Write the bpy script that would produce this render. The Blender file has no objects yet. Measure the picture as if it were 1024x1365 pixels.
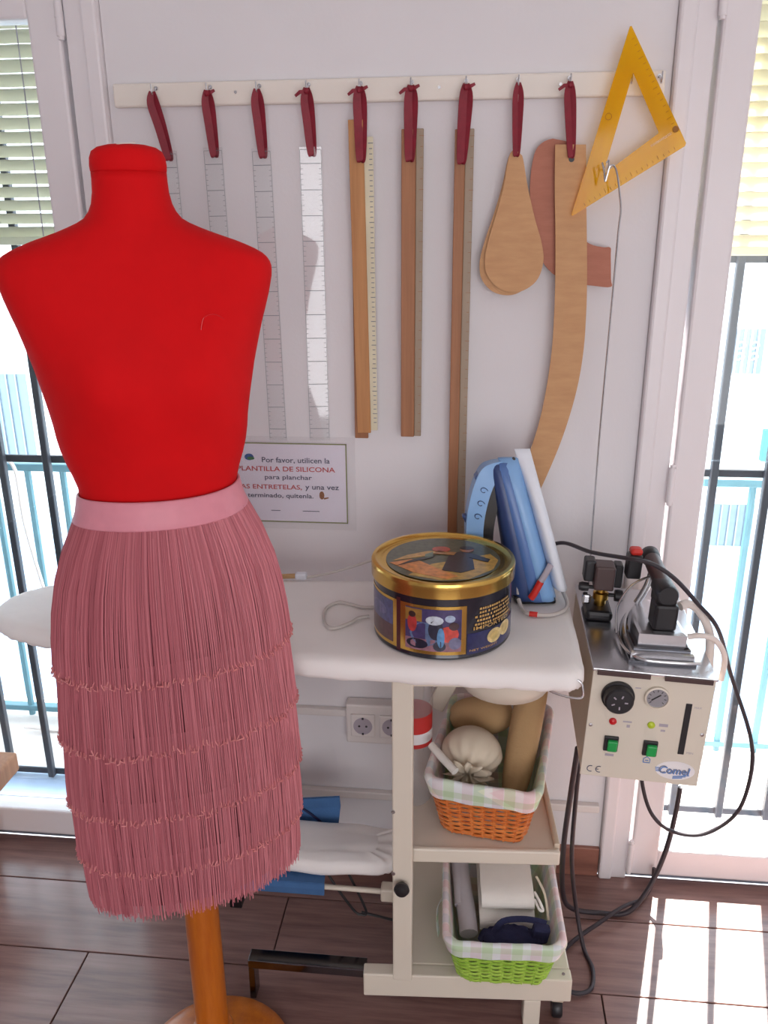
import bpy, bmesh, math, random
from mathutils import Matrix, Vector
R = math.radians
rnd = random.Random(7)
scene = bpy.context.scene
col = scene.collection

# ------------------------------------------------------------------ camera
def make_camera():
    pitch, yaw, roll = 0.32802, 0.10466, -0.00726
    fw = Vector((-math.sin(yaw) * math.cos(pitch), math.cos(yaw) * math.cos(pitch), -math.sin(pitch)))
    r = Vector((math.cos(yaw), math.sin(yaw), 0))
    u = r.cross(fw)
    r2 = math.cos(roll) * r + math.sin(roll) * u
    u2 = -math.sin(roll) * r + math.cos(roll) * u
    cd = bpy.data.cameras.new('camera')
    cd.sensor_fit = 'HORIZONTAL'; cd.sensor_width = 36
    cd.lens = 36 * 1103.7 / 1024
    cd.clip_start = 0.02; cd.clip_end = 200
    o = bpy.data.objects.new('camera', cd); col.objects.link(o)
    m = Matrix((r2, u2, -fw)).transposed().to_4x4()
    m.translation = Vector((0, -1.8288, 1.6277))
    o.matrix_world = m
    scene.camera = o
make_camera()

# ------------------------------------------------------------------ world, sun, fill light, exposure
world = bpy.data.worlds.new('world'); scene.world = world
world.use_nodes = True
bg = world.node_tree.nodes['Background']
bg.inputs[0].default_value = (0.78, 0.88, 1.0, 1); bg.inputs[1].default_value = 5.5

def add_light(kind, name, loc, direction, energy, color, size=None, size_y=None, angle=None):
    ld = bpy.data.lights.new(name, kind); ld.energy = energy; ld.color = color
    if kind == 'AREA':
        ld.shape = 'RECTANGLE'; ld.size = size; ld.size_y = size_y
    if angle: ld.angle = angle
    o = bpy.data.objects.new(name, ld); col.objects.link(o)
    o.location = loc
    o.rotation_euler = Vector(direction).to_track_quat('-Z', 'Y').to_euler()
    return o
add_light('SUN', 'sun', (2, 6, 9), (-0.28, -1.0, -1.62), 34, (1.0, 0.93, 0.86), angle=R(0.6))
# added fill light behind the camera, in front of the closed rear wall
add_light('AREA', 'rear_fill_light', (0.75, -4.15, 1.25), (0, 1, 0.0), 50, (0.985, 0.975, 1.0), 2.4, 1.9)
scene.view_settings.view_transform = 'Standard'
scene.view_settings.look = 'None'
scene.view_settings.gamma = 1
scene.view_settings.use_curve_mapping = False
scene.view_settings.exposure = 0.12

# ------------------------------------------------------------------ materials
def lin(c):
    out = []
    for v in c:
        v /= 255.0
        out.append(v / 12.92 if v <= 0.04045 else ((v + 0.055) / 1.055) ** 2.4)
    return tuple(out) + (1.0,)

def mat(name, rgb, rough=0.6, metal=0.0, var=0.06, vscale=18.0, bump=0.0, bscale=200.0, spec=0.5, coat=0.0, sheen=0.0, stretch=None):
    m = bpy.data.materials.new(name); m.use_nodes = True
    nt = m.node_tree; b = nt.nodes['Principled BSDF']
    b.inputs['Roughness'].default_value = rough
    b.inputs['Metallic'].default_value = metal
    b.inputs['Specular IOR Level'].default_value = spec
    b.inputs['Coat Weight'].default_value = coat
    b.inputs['Sheen Weight'].default_value = sheen
    c = lin(rgb)
    tc = nt.nodes.new('ShaderNodeTexCoord')
    mp = nt.nodes.new('ShaderNodeMapping')
    if stretch: mp.inputs['Scale'].default_value = stretch
    nt.links.new(tc.outputs['Object'], mp.inputs[0])
    nz = nt.nodes.new('ShaderNodeTexNoise'); nz.inputs['Scale'].default_value = vscale; nz.inputs['Detail'].default_value = 4
    nt.links.new(mp.outputs[0], nz.inputs['Vector'])
    rp = nt.nodes.new('ShaderNodeValToRGB')
    rp.color_ramp.elements[0].position = 0.3; rp.color_ramp.elements[1].position = 0.7
    rp.color_ramp.elements[0].color = tuple(max(0, v * (1 - var)) for v in c[:3]) + (1,)
    rp.color_ramp.elements[1].color = tuple(min(1, v * (1 + var)) for v in c[:3]) + (1,)
    nt.links.new(nz.outputs['Fac'], rp.inputs[0])
    nt.links.new(rp.outputs[0], b.inputs['Base Color'])
    if bump > 0:
        n2 = nt.nodes.new('ShaderNodeTexNoise'); n2.inputs['Scale'].default_value = bscale; n2.inputs['Detail'].default_value = 3
        nt.links.new(mp.outputs[0], n2.inputs['Vector'])
        bp = nt.nodes.new('ShaderNodeBump'); bp.inputs['Strength'].default_value = bump; bp.inputs['Distance'].default_value = 0.002
        nt.links.new(n2.outputs['Fac'], bp.inputs['Height'])
        nt.links.new(bp.outputs[0], b.inputs['Normal'])
    return m

def glass_mat(name, tint, gloss=0.06, rough=0.02, diffuse=0.0, dcol=(255, 255, 255), fres=True):
    m = bpy.data.materials.new(name); m.use_nodes = True
    nt = m.node_tree
    for n in list(nt.nodes): nt.nodes.remove(n)
    out = nt.nodes.new('ShaderNodeOutputMaterial')
    tr = nt.nodes.new('ShaderNodeBsdfTransparent'); tr.inputs[0].default_value = lin(tint)
    gl = nt.nodes.new('ShaderNodeBsdfGlossy'); gl.inputs['Roughness'].default_value = rough
    mx = nt.nodes.new('ShaderNodeMixShader')
    if fres:
        lw = nt.nodes.new('ShaderNodeLayerWeight'); lw.inputs[0].default_value = 0.5
        pw = nt.nodes.new('ShaderNodeMath'); pw.operation = 'POWER'; pw.inputs[1].default_value = 4.0
        ma = nt.nodes.new('ShaderNodeMath'); ma.operation = 'MULTIPLY_ADD'; ma.inputs[1].default_value = 0.6; ma.inputs[2].default_value = gloss * 0.5
        nt.links.new(lw.outputs['Facing'], pw.inputs[0]); nt.links.new(pw.outputs[0], ma.inputs[0])
        nt.links.new(ma.outputs[0], mx.inputs[0])
    else:
        mx.inputs[0].default_value = gloss
    last = tr
    if diffuse > 0:
        df = nt.nodes.new('ShaderNodeBsdfDiffuse'); df.inputs[0].default_value = lin(dcol)
        tl = nt.nodes.new('ShaderNodeBsdfTranslucent'); tl.inputs[0].default_value = lin(dcol)
        m0 = nt.nodes.new('ShaderNodeMixShader'); m0.inputs[0].default_value = 0.5
        nt.links.new(df.outputs[0], m0.inputs[1]); nt.links.new(tl.outputs[0], m0.inputs[2])
        m2 = nt.nodes.new('ShaderNodeMixShader'); m2.inputs[0].default_value = diffuse
        nt.links.new(tr.outputs[0], m2.inputs[1]); nt.links.new(m0.outputs[0], m2.inputs[2])
        last = m2
    nt.links.new(last.outputs[0], mx.inputs[1]); nt.links.new(gl.outputs[0], mx.inputs[2])
    nt.links.new(mx.outputs[0], out.inputs[0])
    return m

def wood_mat(name, c0, c1, rough, axis_scale, wave=6.0, coat=0.0, bump=0.15):
    m = bpy.data.materials.new(name); m.use_nodes = True
    nt = m.node_tree; b = nt.nodes['Principled BSDF']
    b.inputs['Roughness'].default_value = rough; b.inputs['Coat Weight'].default_value = coat
    b.inputs['Coat Roughness'].default_value = 0.15
    tc = nt.nodes.new('ShaderNodeTexCoord'); mp = nt.nodes.new('ShaderNodeMapping')
    mp.inputs['Scale'].default_value = axis_scale
    oi = nt.nodes.new('ShaderNodeObjectInfo')
    ad = nt.nodes.new('ShaderNodeVectorMath'); ad.operation = 'ADD'
    sc = nt.nodes.new('ShaderNodeVectorMath'); sc.operation = 'SCALE'; sc.inputs['Scale'].default_value = 7.0
    cx = nt.nodes.new('ShaderNodeCombineXYZ')
    nt.links.new(oi.outputs['Random'], cx.inputs[0]); nt.links.new(oi.outputs['Random'], cx.inputs[1])
    nt.links.new(cx.outputs[0], sc.inputs[0])
    nt.links.new(tc.outputs['Object'], ad.inputs[0]); nt.links.new(sc.outputs[0], ad.inputs[1])
    nt.links.new(ad.outputs[0], mp.inputs[0])
    nz = nt.nodes.new('ShaderNodeTexNoise'); nz.inputs['Scale'].default_value = wave; nz.inputs['Detail'].default_value = 8; nz.inputs['Roughness'].default_value = 0.62
    nt.links.new(mp.outputs[0], nz.inputs['Vector'])
    rp = nt.nodes.new('ShaderNodeValToRGB')
    rp.color_ramp.elements[0].position = 0.32; rp.color_ramp.elements[1].position = 0.68
    rp.color_ramp.elements[0].color = lin(c0); rp.color_ramp.elements[1].color = lin(c1)
    nt.links.new(nz.outputs['Fac'], rp.inputs[0]); nt.links.new(rp.outputs[0], b.inputs['Base Color'])
    bp = nt.nodes.new('ShaderNodeBump'); bp.inputs['Strength'].default_value = bump; bp.inputs['Distance'].default_value = 0.001
    nt.links.new(nz.outputs['Fac'], bp.inputs['Height']); nt.links.new(bp.outputs[0], b.inputs['Normal'])
    return m

def strand_mat(name, c0, c1, rough=0.55):
    m = bpy.data.materials.new(name); m.use_nodes = True
    nt = m.node_tree; b = nt.nodes['Principled BSDF']; b.inputs['Roughness'].default_value = rough
    b.inputs['Sheen Weight'].default_value = 0.15
    g = nt.nodes.new('ShaderNodeNewGeometry'); rp = nt.nodes.new('ShaderNodeValToRGB')
    rp.color_ramp.elements[0].color = lin(c0); rp.color_ramp.elements[1].color = lin(c1)
    nt.links.new(g.outputs['Random Per Island'], rp.inputs[0]); nt.links.new(rp.outputs[0], b.inputs['Base Color'])
    return m

def check_mat(name):
    """pastel checked cotton: white with faint green, pink and blue crossing bands"""
    m = bpy.data.materials.new(name); m.use_nodes = True
    nt = m.node_tree; b = nt.nodes['Principled BSDF']; b.inputs['Roughness'].default_value = 0.85
    tc = nt.nodes.new('ShaderNodeTexCoord')
    def band(direction, scale, phase, c):
        w = nt.nodes.new('ShaderNodeTexWave'); w.wave_type = 'BANDS'; w.bands_direction = direction
        w.inputs['Scale'].default_value = scale; w.inputs['Phase Offset'].default_value = phase
        nt.links.new(tc.outputs['Object'], w.inputs[0])
        rp = nt.nodes.new('ShaderNodeValToRGB'); rp.color_ramp.interpolation = 'CONSTANT'
        rp.color_ramp.elements[0].color = (1, 1, 1, 1); rp.color_ramp.elements[1].position = 0.72
        rp.color_ramp.elements[1].color = lin(c)
        nt.links.new(w.outputs['Fac'], rp.inputs[0]); return rp
    cur = None
    for d, s, p, c in (('X', 5.2, 0.0, (232, 244, 218)), ('X', 5.2, 2.4, (251, 236, 239)), ('Y', 5.2, 1.0, (234, 242, 248)), ('Z', 6.5, 0.5, (236, 245, 226)), ('Y', 5.2, 3.6, (252, 240, 242))):
        bnd = band(d, s, p, c)
        if cur is None: cur = bnd.outputs[0]
        else:
            mx = nt.nodes.new('ShaderNodeMix'); mx.data_type = 'RGBA'; mx.blend_type = 'MULTIPLY'; mx.inputs[0].default_value = 1
            nt.links.new(cur, mx.inputs[6]); nt.links.new(bnd.outputs[0], mx.inputs[7]); cur = mx.outputs[2]
    mx = nt.nodes.new('ShaderNodeMix'); mx.data_type = 'RGBA'; mx.blend_type = 'MULTIPLY'; mx.inputs[0].default_value = 1
    mx.inputs[7].default_value = lin((246, 243, 238))
    nt.links.new(cur, mx.inputs[6]); nt.links.new(mx.outputs[2], b.inputs['Base Color'])
    return m

MT = {}
MT['wall'] = mat('wall_paint', (232, 228, 230), 0.75, var=0.02, vscale=3, bump=0.15, bscale=120)
MT['ceiling'] = mat('ceiling_paint', (235, 234, 232), 0.8, var=0.02)
MT['frame'] = mat('white_lacquered_frame', (236, 230, 232), 0.35, var=0.015, vscale=4)
MT['alu'] = mat('grey_aluminium_track', (150, 158, 172), 0.4, 0.6)
MT['glass'] = glass_mat('window_glass', (246, 250, 250))
MT['plank'] = wood_mat('brown_plank', (112, 80, 74), (152, 116, 108), 0.30, (0.9, 11, 3), 4.5, 0.35, 0.1)
MT['gap'] = mat('plank_joint', (70, 52, 50), 0.8)
MT['skirting'] = wood_mat('brown_skirting', (120, 78, 66), (160, 108, 92), 0.4, (1, 8, 8), 4)
MT['red'] = mat('red_jersey', (214, 7, 15), 0.8, var=0.05, vscale=9, bump=0.12, bscale=900, spec=0.2)
MT['pole'] = wood_mat('varnished_orange_wood', (176, 88, 14), (206, 116, 30), 0.32, (9, 9, 1.2), 4, 0.3)
MT['band'] = mat('pink_satin', (222, 142, 156), 0.5, var=0.04, vscale=30, bump=0.15, bscale=40)
MT['lining'] = mat('rose_lining', (122, 56, 66), 0.8)
MT['fringe'] = strand_mat('rose_fringe', (182, 97, 108), (214, 131, 140))
MT['knot'] = strand_mat('rose_knots', (206, 116, 120), (228, 148, 146))
MT['board'] = mat('cream_painted_board', (240, 232, 222), 0.5, var=0.03, vscale=8, bump=0.1, bscale=30)
MT['steel'] = mat('bright_steel', (205, 205, 208), 0.25, 1.0, 0.03)
MT['chrome'] = mat('dark_chrome', (120, 122, 128), 0.12, 1.0, 0.05)
MT['ribbon'] = mat('burgundy_ribbon', (132, 14, 38), 0.55, var=0.12, vscale=60, bump=0.2, bscale=300)
MT['acrylic'] = glass_mat('clear_acrylic', (254, 255, 255), gloss=0.11, rough=0.04, diffuse=0.05, dcol=(255, 255, 255))
MT['marks'] = mat('grey_ruler_marks', (128, 130, 136), 0.6)
MT['rulerwood'] = wood_mat('light_ruler_wood', (178, 122, 72), (198, 142, 88), 0.5, (30, 30, 1.2), 3)
MT['rulerwood2'] = wood_mat('mid_ruler_wood', (150, 98, 62), (172, 116, 76), 0.5, (30, 30, 1.2), 3)
MT['rulergrey'] = mat('grey_brown_ruler_edge', (158, 138, 116), 0.45, var=0.06)
MT['scale_white'] = mat('cream_scale_strip', (222, 214, 186), 0.5)
MT['mdf'] = wood_mat('tan_fibreboard', (196, 146, 100), (208, 160, 112), 0.6, (3, 3, 14), 5, 0, 0.05)
MT['mdfred'] = wood_mat('reddish_fibreboard', (176, 108, 84), (188, 120, 96), 0.6, (3, 3, 14), 5, 0, 0.05)
MT['yellow'] = glass_mat('amber_plastic', (255, 232, 100), gloss=0.05, rough=0.08, diffuse=0.5, dcol=(255, 206, 4))
MT['yellowmark'] = mat('dark_amber_marks', (150, 96, 10), 0.6)
MT['paper'] = mat('white_paper', (236, 230, 242), 0.7, var=0.01)
MT['sleeve'] = glass_mat('plastic_sleeve', (254, 254, 254), gloss=0.04, rough=0.12, diffuse=0.04)
MT['olive'] = mat('olive_print', (136, 140, 84), 0.6)
MT['ink'] = mat('slate_ink', (74, 78, 104), 0.6)
MT['redink'] = mat('red_ink', (196, 64, 66), 0.6)
MT['ink_blue'] = mat('blue_print', (40, 90, 150), 0.6)
MT['ink_green'] = mat('green_print', (60, 130, 70), 0.6)
MT['ink_brown'] = mat('brown_print', (150, 92, 44), 0.6)
MT['cover'] = mat('white_cotton_cover', (246, 241, 238), 0.85, var=0.025, vscale=8, bump=0.35, bscale=22)
MT['cream'] = mat('cream_enamel', (222, 212, 196), 0.4, var=0.02, vscale=6)
MT['creamdark'] = mat('beige_enamel', (206, 190, 168), 0.4, var=0.02)
MT['black'] = mat('black_plastic', (28, 26, 30), 0.4)
MT['darkbrown'] = mat('brown_bakelite', (74, 52, 50), 0.4)
MT['tinblack'] = mat('black_tin_print', (26, 24, 38), 0.22, coat=0.5)
MT['gold'] = mat('gold_tin', (222, 182, 96), 0.2, 0.95, 0.06)
MT['goldink'] = mat('gold_print', (206, 164, 96), 0.4, 0.2)
MT['maroon'] = mat('maroon_print', (74, 20, 26), 0.3)
MT['irondark'] = mat('navy_iron_plastic', (52, 72, 120), 0.35, var=0.04)
MT['ironmid'] = mat('blue_iron_plastic', (84, 118, 176), 0.3, var=0.04)
MT['ironlight'] = mat('pale_blue_iron_plastic', (134, 178, 226), 0.3, var=0.04)
MT['ironwhite'] = mat('white_sole_shield', (232, 236, 244), 0.4, var=0.02)
MT['cordgrey'] = mat('light_grey_cord', (202, 194, 188), 0.6)
MT['cordblack'] = mat('black_rubber_cable', (52, 44, 50), 0.5)
MT['hose'] = mat('white_braided_hose', (232, 220, 212), 0.7, bump=0.5, bscale=260)
MT['redplastic'] = mat('red_plastic', (206, 44, 34), 0.4)
MT['greenswitch'] = mat('green_switch', (24, 160, 78), 0.3)
MT['limelamp'] = mat('lime_lens', (186, 206, 48), 0.3)
MT['redlamp'] = mat('red_lens', (206, 26, 34), 0.25)
MT['brass'] = mat('brass', (190, 146, 66), 0.3, 1.0)
MT['gauge'] = mat('gauge_dial', (150, 146, 150), 0.3)
MT['bluelogo'] = mat('blue_logo', (96, 136, 196), 0.5)
MT['logoface'] = mat('logo_letters', (120, 124, 140), 0.5)
MT['whiteprint'] = mat('white_print', (240, 236, 236), 0.5)
MT['greyprint'] = mat('grey_print', (176, 166, 176), 0.6)
MT['wicker_orange'] = strand_mat('orange_wicker', (204, 104, 38), (232, 140, 66), 0.45)
MT['wicker_green'] = strand_mat('green_wicker', (140, 186, 44), (180, 214, 84), 0.45)
MT['check'] = check_mat('pastel_check_cotton')
MT['tan'] = mat('tan_cotton', (192, 156, 112), 0.9, var=0.06, vscale=12, bump=0.4, bscale=120)
MT['linen'] = mat('ecru_cotton', (226, 212, 190), 0.9, var=0.04, vscale=14, bump=0.4, bscale=60)
MT['whitecloth'] = mat('white_canvas', (232, 226, 218), 0.9, var=0.03, bump=0.4, bscale=60)
MT['greycloth'] = mat('grey_canvas', (186, 180, 184), 0.9, var=0.04, bump=0.4, bscale=60)
MT['navy'] = mat('navy_cotton', (38, 40, 74), 0.9, var=0.1, bump=0.4, bscale=60)
MT['denim'] = mat('blue_cotton', (64, 104, 152), 0.9, var=0.06, bump=0.3, bscale=200)
MT['bottle'] = glass_mat('clear_bottle', (250, 251, 252), gloss=0.12, rough=0.06, diffuse=0.22)
MT['labelred'] = mat('red_label', (198, 50, 46), 0.5)
MT['socket'] = mat('socket_plastic', (228, 220, 216), 0.4, var=0.01)
MT['ironwork'] = mat('black_iron', (56, 60, 68), 0.45)
MT['teal'] = mat('teal_painted_iron', (96, 140, 152), 0.5)
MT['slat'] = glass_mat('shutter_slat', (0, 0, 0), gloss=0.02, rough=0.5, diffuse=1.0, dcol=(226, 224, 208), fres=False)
MT['slatsun'] = glass_mat('sunlit_shutter_slat', (0, 0, 0), gloss=0.02, rough=0.5, diffuse=1.0, dcol=(240, 233, 212), fres=False)  # lit copy of the slat material, sun warmth put into its colour
MT['facade'] = mat('white_facade_render', (236, 236, 234), 0.85, var=0.03, vscale=1)
MT['facadeblue'] = mat('blue_curb_and_wall_shade', (196, 214, 236), 0.85)  # own blue of the curb, also the painted shade low on the facade
MT['pane'] = mat('dark_far_pane', (120, 136, 146), 0.2)
MT['tile'] = mat('balcony_tile', (210, 200, 194), 0.6, var=0.05)
MT['tealsign'] = mat('turquoise_board', (80, 200, 190), 0.6)

# ------------------------------------------------------------------ mesh builder
ORG = {}
class MB:
    def __init__(s, T=None):
        s.v = []; s.f = []; s.T = T
    def add(s, vs, fs):
        n = len(s.v)
        for p in vs:
            p = Vector(p)
            s.v.append(s.T @ p if s.T else p)
        s.f += [tuple(i + n for i in f) for f in fs]
        return s
    def box(s, c, d, bev=0.0, rot=None, seg=2):
        bm = bmesh.new(); bmesh.ops.create_cube(bm, size=1)
        for v in bm.verts: v.co = Vector((v.co.x * d[0], v.co.y * d[1], v.co.z * d[2]))
        if bev > 0:
            bmesh.ops.bevel(bm, geom=list(bm.edges), offset=min(bev, min(d) * 0.45), segments=seg, profile=0.5, affect='EDGES')
        if rot: bmesh.ops.rotate(bm, verts=bm.verts, cent=(0, 0, 0), matrix=rot)
        bm.verts.ensure_lookup_table(); bm.verts.index_update()
        vs = [v.co + Vector(c) for v in bm.verts]; fs = [tuple(v.index for v in f.verts) for f in bm.faces]
        bm.free(); return s.add(vs, fs)
    def tube(s, pts, r, seg=8, caps=True, flat=None):
        """r: number or list; flat: (side_vector, width_factor) makes a ribbon-like oval"""
        pts = [Vector(p) for p in pts]; n = len(pts)
        rr = r if isinstance(r, (list, tuple)) else [r] * n
        vs = []; fs = []
        t0 = (pts[1] - pts[0]).normalized()
        ref = Vector((0, 0, 1)) if abs(t0.z) < 0.9 else Vector((1, 0, 0))
        nrm = (ref - t0 * ref.dot(t0)).normalized()
        for i in range(n):
            t = (pts[min(i + 1, n - 1)] - pts[max(i - 1, 0)])
            if t.length < 1e-9: t = t0.copy()
            t.normalize()
            nrm = (nrm - t * nrm.dot(t))
            if nrm.length < 1e-6: nrm = t.orthogonal()
            nrm.normalize(); bn = t.cross(nrm)
            for k in range(seg):
                a = 2 * math.pi * k / seg
                vs.append(pts[i] + (nrm * math.cos(a) + bn * math.sin(a)) * rr[i])
        for i in range(n - 1):
            for k in range(seg):
                k2 = (k + 1) % seg
                fs.append((i * seg + k, i * seg + k2, (i + 1) * seg + k2, (i + 1) * seg + k))
        if caps:
            fs.append(tuple(range(seg))[::-1]); fs.append(tuple((n - 1) * seg + k for k in range(seg)))
        return s.add(vs, fs)
    def ribbon(s, pts, width, thick, side):
        pts = [Vector(p) for p in pts]; n = len(pts); side = Vector(side).normalized(); vs = []; fs = []
        ws = width if isinstance(width, (list, tuple)) else [width] * n
        for i in range(n):
            t = (pts[min(i + 1, n - 1)] - pts[max(i - 1, 0)]).normalized()
            sd = (side - t * side.dot(t)).normalized(); nn = t.cross(sd)
            for a, b in ((-1, -1), (1, -1), (1, 1), (-1, 1)):
                vs.append(pts[i] + sd * a * ws[i] / 2 + nn * b * thick / 2)
        for i in range(n - 1):
            for k in range(4):
                k2 = (k + 1) % 4
                fs.append((i * 4 + k, i * 4 + k2, i * 4 + 4 + k2, i * 4 + 4 + k))
        fs.append((3, 2, 1, 0)); fs.append(tuple((n - 1) * 4 + k for k in range(4)))
        return s.add(vs, fs)
    def rings(s, rings, cap0=True, cap1=True, closed=True):
        n = len(rings[0]); vs = [p for r in rings for p in r]; fs = []
        for i in range(len(rings) - 1):
            for k in range(n if closed else n - 1):
                k2 = (k + 1) % n
                fs.append((i * n + k, i * n + k2, (i + 1) * n + k2, (i + 1) * n + k))
        if cap0: fs.append(tuple(range(n))[::-1])
        if cap1: fs.append(tuple((len(rings) - 1) * n + k for k in range(n)))
        return s.add(vs, fs)
    def lathe(s, prof, c=(0, 0, 0), seg=32, axis='z', a0=0, a1=None):
        rs = []
        full = a1 is None
        m = seg if full else seg + 1
        for r, h in prof:
            ring = []
            for k in range(m):
                a = 2 * math.pi * k / seg if full else a0 + (a1 - a0) * k / seg
                x, y = r * math.cos(a), r * math.sin(a)
                p = (x, y, h) if axis == 'z' else ((x, h, y) if axis == 'y' else (h, x, y))
                ring.append(Vector(p) + Vector(c))
            rs.append(ring)
        return s.rings(rs, full, full, full)
    def prism(s, poly, y0, y1):
        """polygon in x,z, extruded along y"""
        n = len(poly)
        vs = [(x, y0, z) for x, z in poly] + [(x, y1, z) for x, z in poly]
        fs = [tuple(range(n)), tuple(range(2 * n - 1, n - 1, -1))]
        for k in range(n):
            k2 = (k + 1) % n
            fs.append((k, n + k, n + k2, k2))
        return s.add(vs, fs)
    def ell(s, c, r, seg=20, rg=12):
        rs = []
        for i in range(1, rg):
            ph = math.pi * i / rg
            rs.append([(c[0] + r[0] * math.sin(ph) * math.cos(2 * math.pi * k / seg), c[1] + r[1] * math.sin(ph) * math.sin(2 * math.pi * k / seg), c[2] - r[2] * math.cos(ph)) for k in range(seg)])
        return s.rings(rs)
    def build(s, name, m, parent=None, smooth=False, fixn=True):
        me = bpy.data.meshes.new(name)
        o = bpy.data.objects.new(name, me); col.objects.link(o)
        if parent is None:
            xs = [v.x for v in s.v]; ys = [v.y for v in s.v]; zs = [v.z for v in s.v]
            org = Vector(((min(xs) + max(xs)) / 2, (min(ys) + max(ys)) / 2, min(zs)))
            o.location = org
        else:
            org = ORG[parent.name]; o.parent = parent
        me.from_pydata([v - org for v in s.v], [], s.f)
        if fixn:
            bm = bmesh.new(); bm.from_mesh(me); bmesh.ops.recalc_face_normals(bm, faces=bm.faces); bm.to_mesh(me); bm.free()
        me.materials.append(MT[m] if isinstance(m, str) else m)
        if smooth:
            for p in me.polygons: p.use_smooth = True
            if smooth != 'all':
                try: me.set_sharp_from_angle(angle=R(40))
                except Exception: pass
        me.update()
        ORG[o.name] = org
        return o

def thing(name, loc, label, cat, group=None, kind=None):
    o = bpy.data.objects.new(name, None); col.objects.link(o); o.location = loc
    o.empty_display_size = 0.05
    ORG[o.name] = Vector(loc)
    return tag(o, label, cat, group, kind)
def tag(o, label=None, cat=None, group=None, kind=None):
    if label: o['label'] = label
    if cat: o['category'] = cat
    if group: o['group'] = group
    if kind: o['kind'] = kind
    return o
def struct(o, label=None):
    o['kind'] = 'structure'
    if label: o['label'] = label
    return o
def spline(pts, n=8):
    pts = [Vector(p) for p in pts]; out = []
    for i in range(len(pts) - 1):
        p0 = pts[max(i - 1, 0)]; p1 = pts[i]; p2 = pts[i + 1]; p3 = pts[min(i + 2, len(pts) - 1)]
        for k in range(n):
            t = k / n
            out.append(0.5 * ((2 * p1) + (p2 - p0) * t + (2 * p0 - 5 * p1 + 4 * p2 - p3) * t * t + (3 * p1 - p0 - 3 * p2 + p3) * t ** 3))
    out.append(pts[-1]); return out
def interp(tab, z):
    tab = sorted(tab)
    if z <= tab[0][0]: return tab[0][1]
    for i in range(len(tab) - 1):
        if z <= tab[i + 1][0]:
            t = (z - tab[i][0]) / (tab[i + 1][0] - tab[i][0]); t = t * t * (3 - 2 * t) * 0.4 + t * 0.6
            return tab[i][1] + (tab[i + 1][1] - tab[i][1]) * t
    return tab[-1][1]
def text_geo(txt, width=None, height=None, shear=0.0, bold=0.0, spacing=1.0):
    cu = bpy.data.curves.new('lettering', 'FONT'); cu.body = txt; cu.align_x = 'LEFT'; cu.shear = shear; cu.offset = bold
    cu.space_character = spacing; cu.resolution_u = 3
    o = bpy.data.objects.new('lettering', cu); col.objects.link(o)
    bpy.context.view_layer.update()
    me = o.to_mesh()
    vs = [v.co.copy() for v in me.vertices]; fs = [tuple(p.vertices) for p in me.polygons]
    o.to_mesh_clear(); bpy.data.objects.remove(o); bpy.data.curves.remove(cu)
    x0 = min(v.x for v in vs); x1 = max(v.x for v in vs); y0 = min(v.y for v in vs); y1 = max(v.y for v in vs)
    sx = width / (x1 - x0) if width else height / (y1 - y0)
    sy = height / (y1 - y0) if height else sx
    return [((v.x - x0) * sx, (v.y - y0) * sy) for v in vs], fs
def arc_pts(cx, cz, rx, rz, n=16, a0=0, a1=360):
    full = a1 - a0 == 360
    return [(cx + rx * math.cos(R(a0 + (a1 - a0) * k / (n if full else n - 1))), cz + rz * math.sin(R(a0 + (a1 - a0) * k / (n if full else n - 1)))) for k in range(n)]

# ================================================================== THE ROOM
XL, XR, YR, ZC = -2.7, 2.3, -4.3, 2.75
fl = struct(MB().box(((XL + XR) / 2, YR / 2, -0.03), (XR - XL, -YR, 0.04)).build('floor', 'gap'))
rows = [0.0 - 0.0] + [-0.16 - 0.215 * k for k in range(0, 20)]
offs = {0: -0.12, 1: -0.43, 2: -0.87, 3: -0.28, 4: -0.62}
for j in range(len(rows) - 1):
    y1, y0 = rows[j], max(rows[j + 1], YR)
    if y0 >= y1: break
    L = 1.2
    x = offs.get(j, -0.2 - 0.37 * (j % 3)) - 3 * L
    while x < XR:
        a, b = max(x, XL), min(x + L, XR)
        if b - a > 0.02:
            MB().box(((a + b) / 2, (y0 + y1) / 2, -0.006), (b - a - 0.003, y1 - y0 - 0.003, 0.012), 0.0012, seg=1).build('plank', 'plank', fl)
        x += L
# back wall with two balcony door openings
wb = MB()
OL0, OL1, OR0, OR1, OH = -2.25, -0.758, 0.372, 1.85, 2.13
wb.box(((XL + OL0) / 2, 0.1, ZC / 2), (OL0 - XL, 0.2, ZC))
wb.box(((OL1 + OR0) / 2, 0.1, ZC / 2), (OR0 - OL1, 0.2, ZC))
wb.box(((OR1 + XR) / 2, 0.1, ZC / 2), (XR - OR1, 0.2, ZC))
wb.box(((OL0 + OL1) / 2, 0.1, (OH + ZC) / 2), (OL1 - OL0, 0.2, ZC - OH))
wb.box(((OR0 + OR1) / 2, 0.1, (OH + ZC) / 2), (OR1 - OR0, 0.2, ZC - OH))
struct(wb.build('wall_back', 'wall'))
struct(MB().box((XL - 0.05, YR / 2 + .1, ZC / 2), (0.1, -YR + .2, ZC)).build('wall_left', 'wall'))
struct(MB().box((XR + 0.05, YR / 2 + .1, ZC / 2), (0.1, -YR + .2, ZC)).build('wall_right', 'wall'))
struct(MB().box(((XL + XR) / 2, YR - 0.05, ZC / 2), (XR - XL, 0.1, ZC)).build('wall_rear', 'wall'))
struct(MB().box(((XL + XR) / 2, YR / 2 + .1, ZC + 0.05), (XR - XL + .2, -YR + .2, 0.1)).build('ceiling', 'ceiling'))
struct(MB().box(((OL1 + OR0) / 2, -0.006, 0.044), (OR0 - OL1 - 0.002, 0.012, 0.088), 0.002).build('baseboard_back', 'skirting'))

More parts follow.
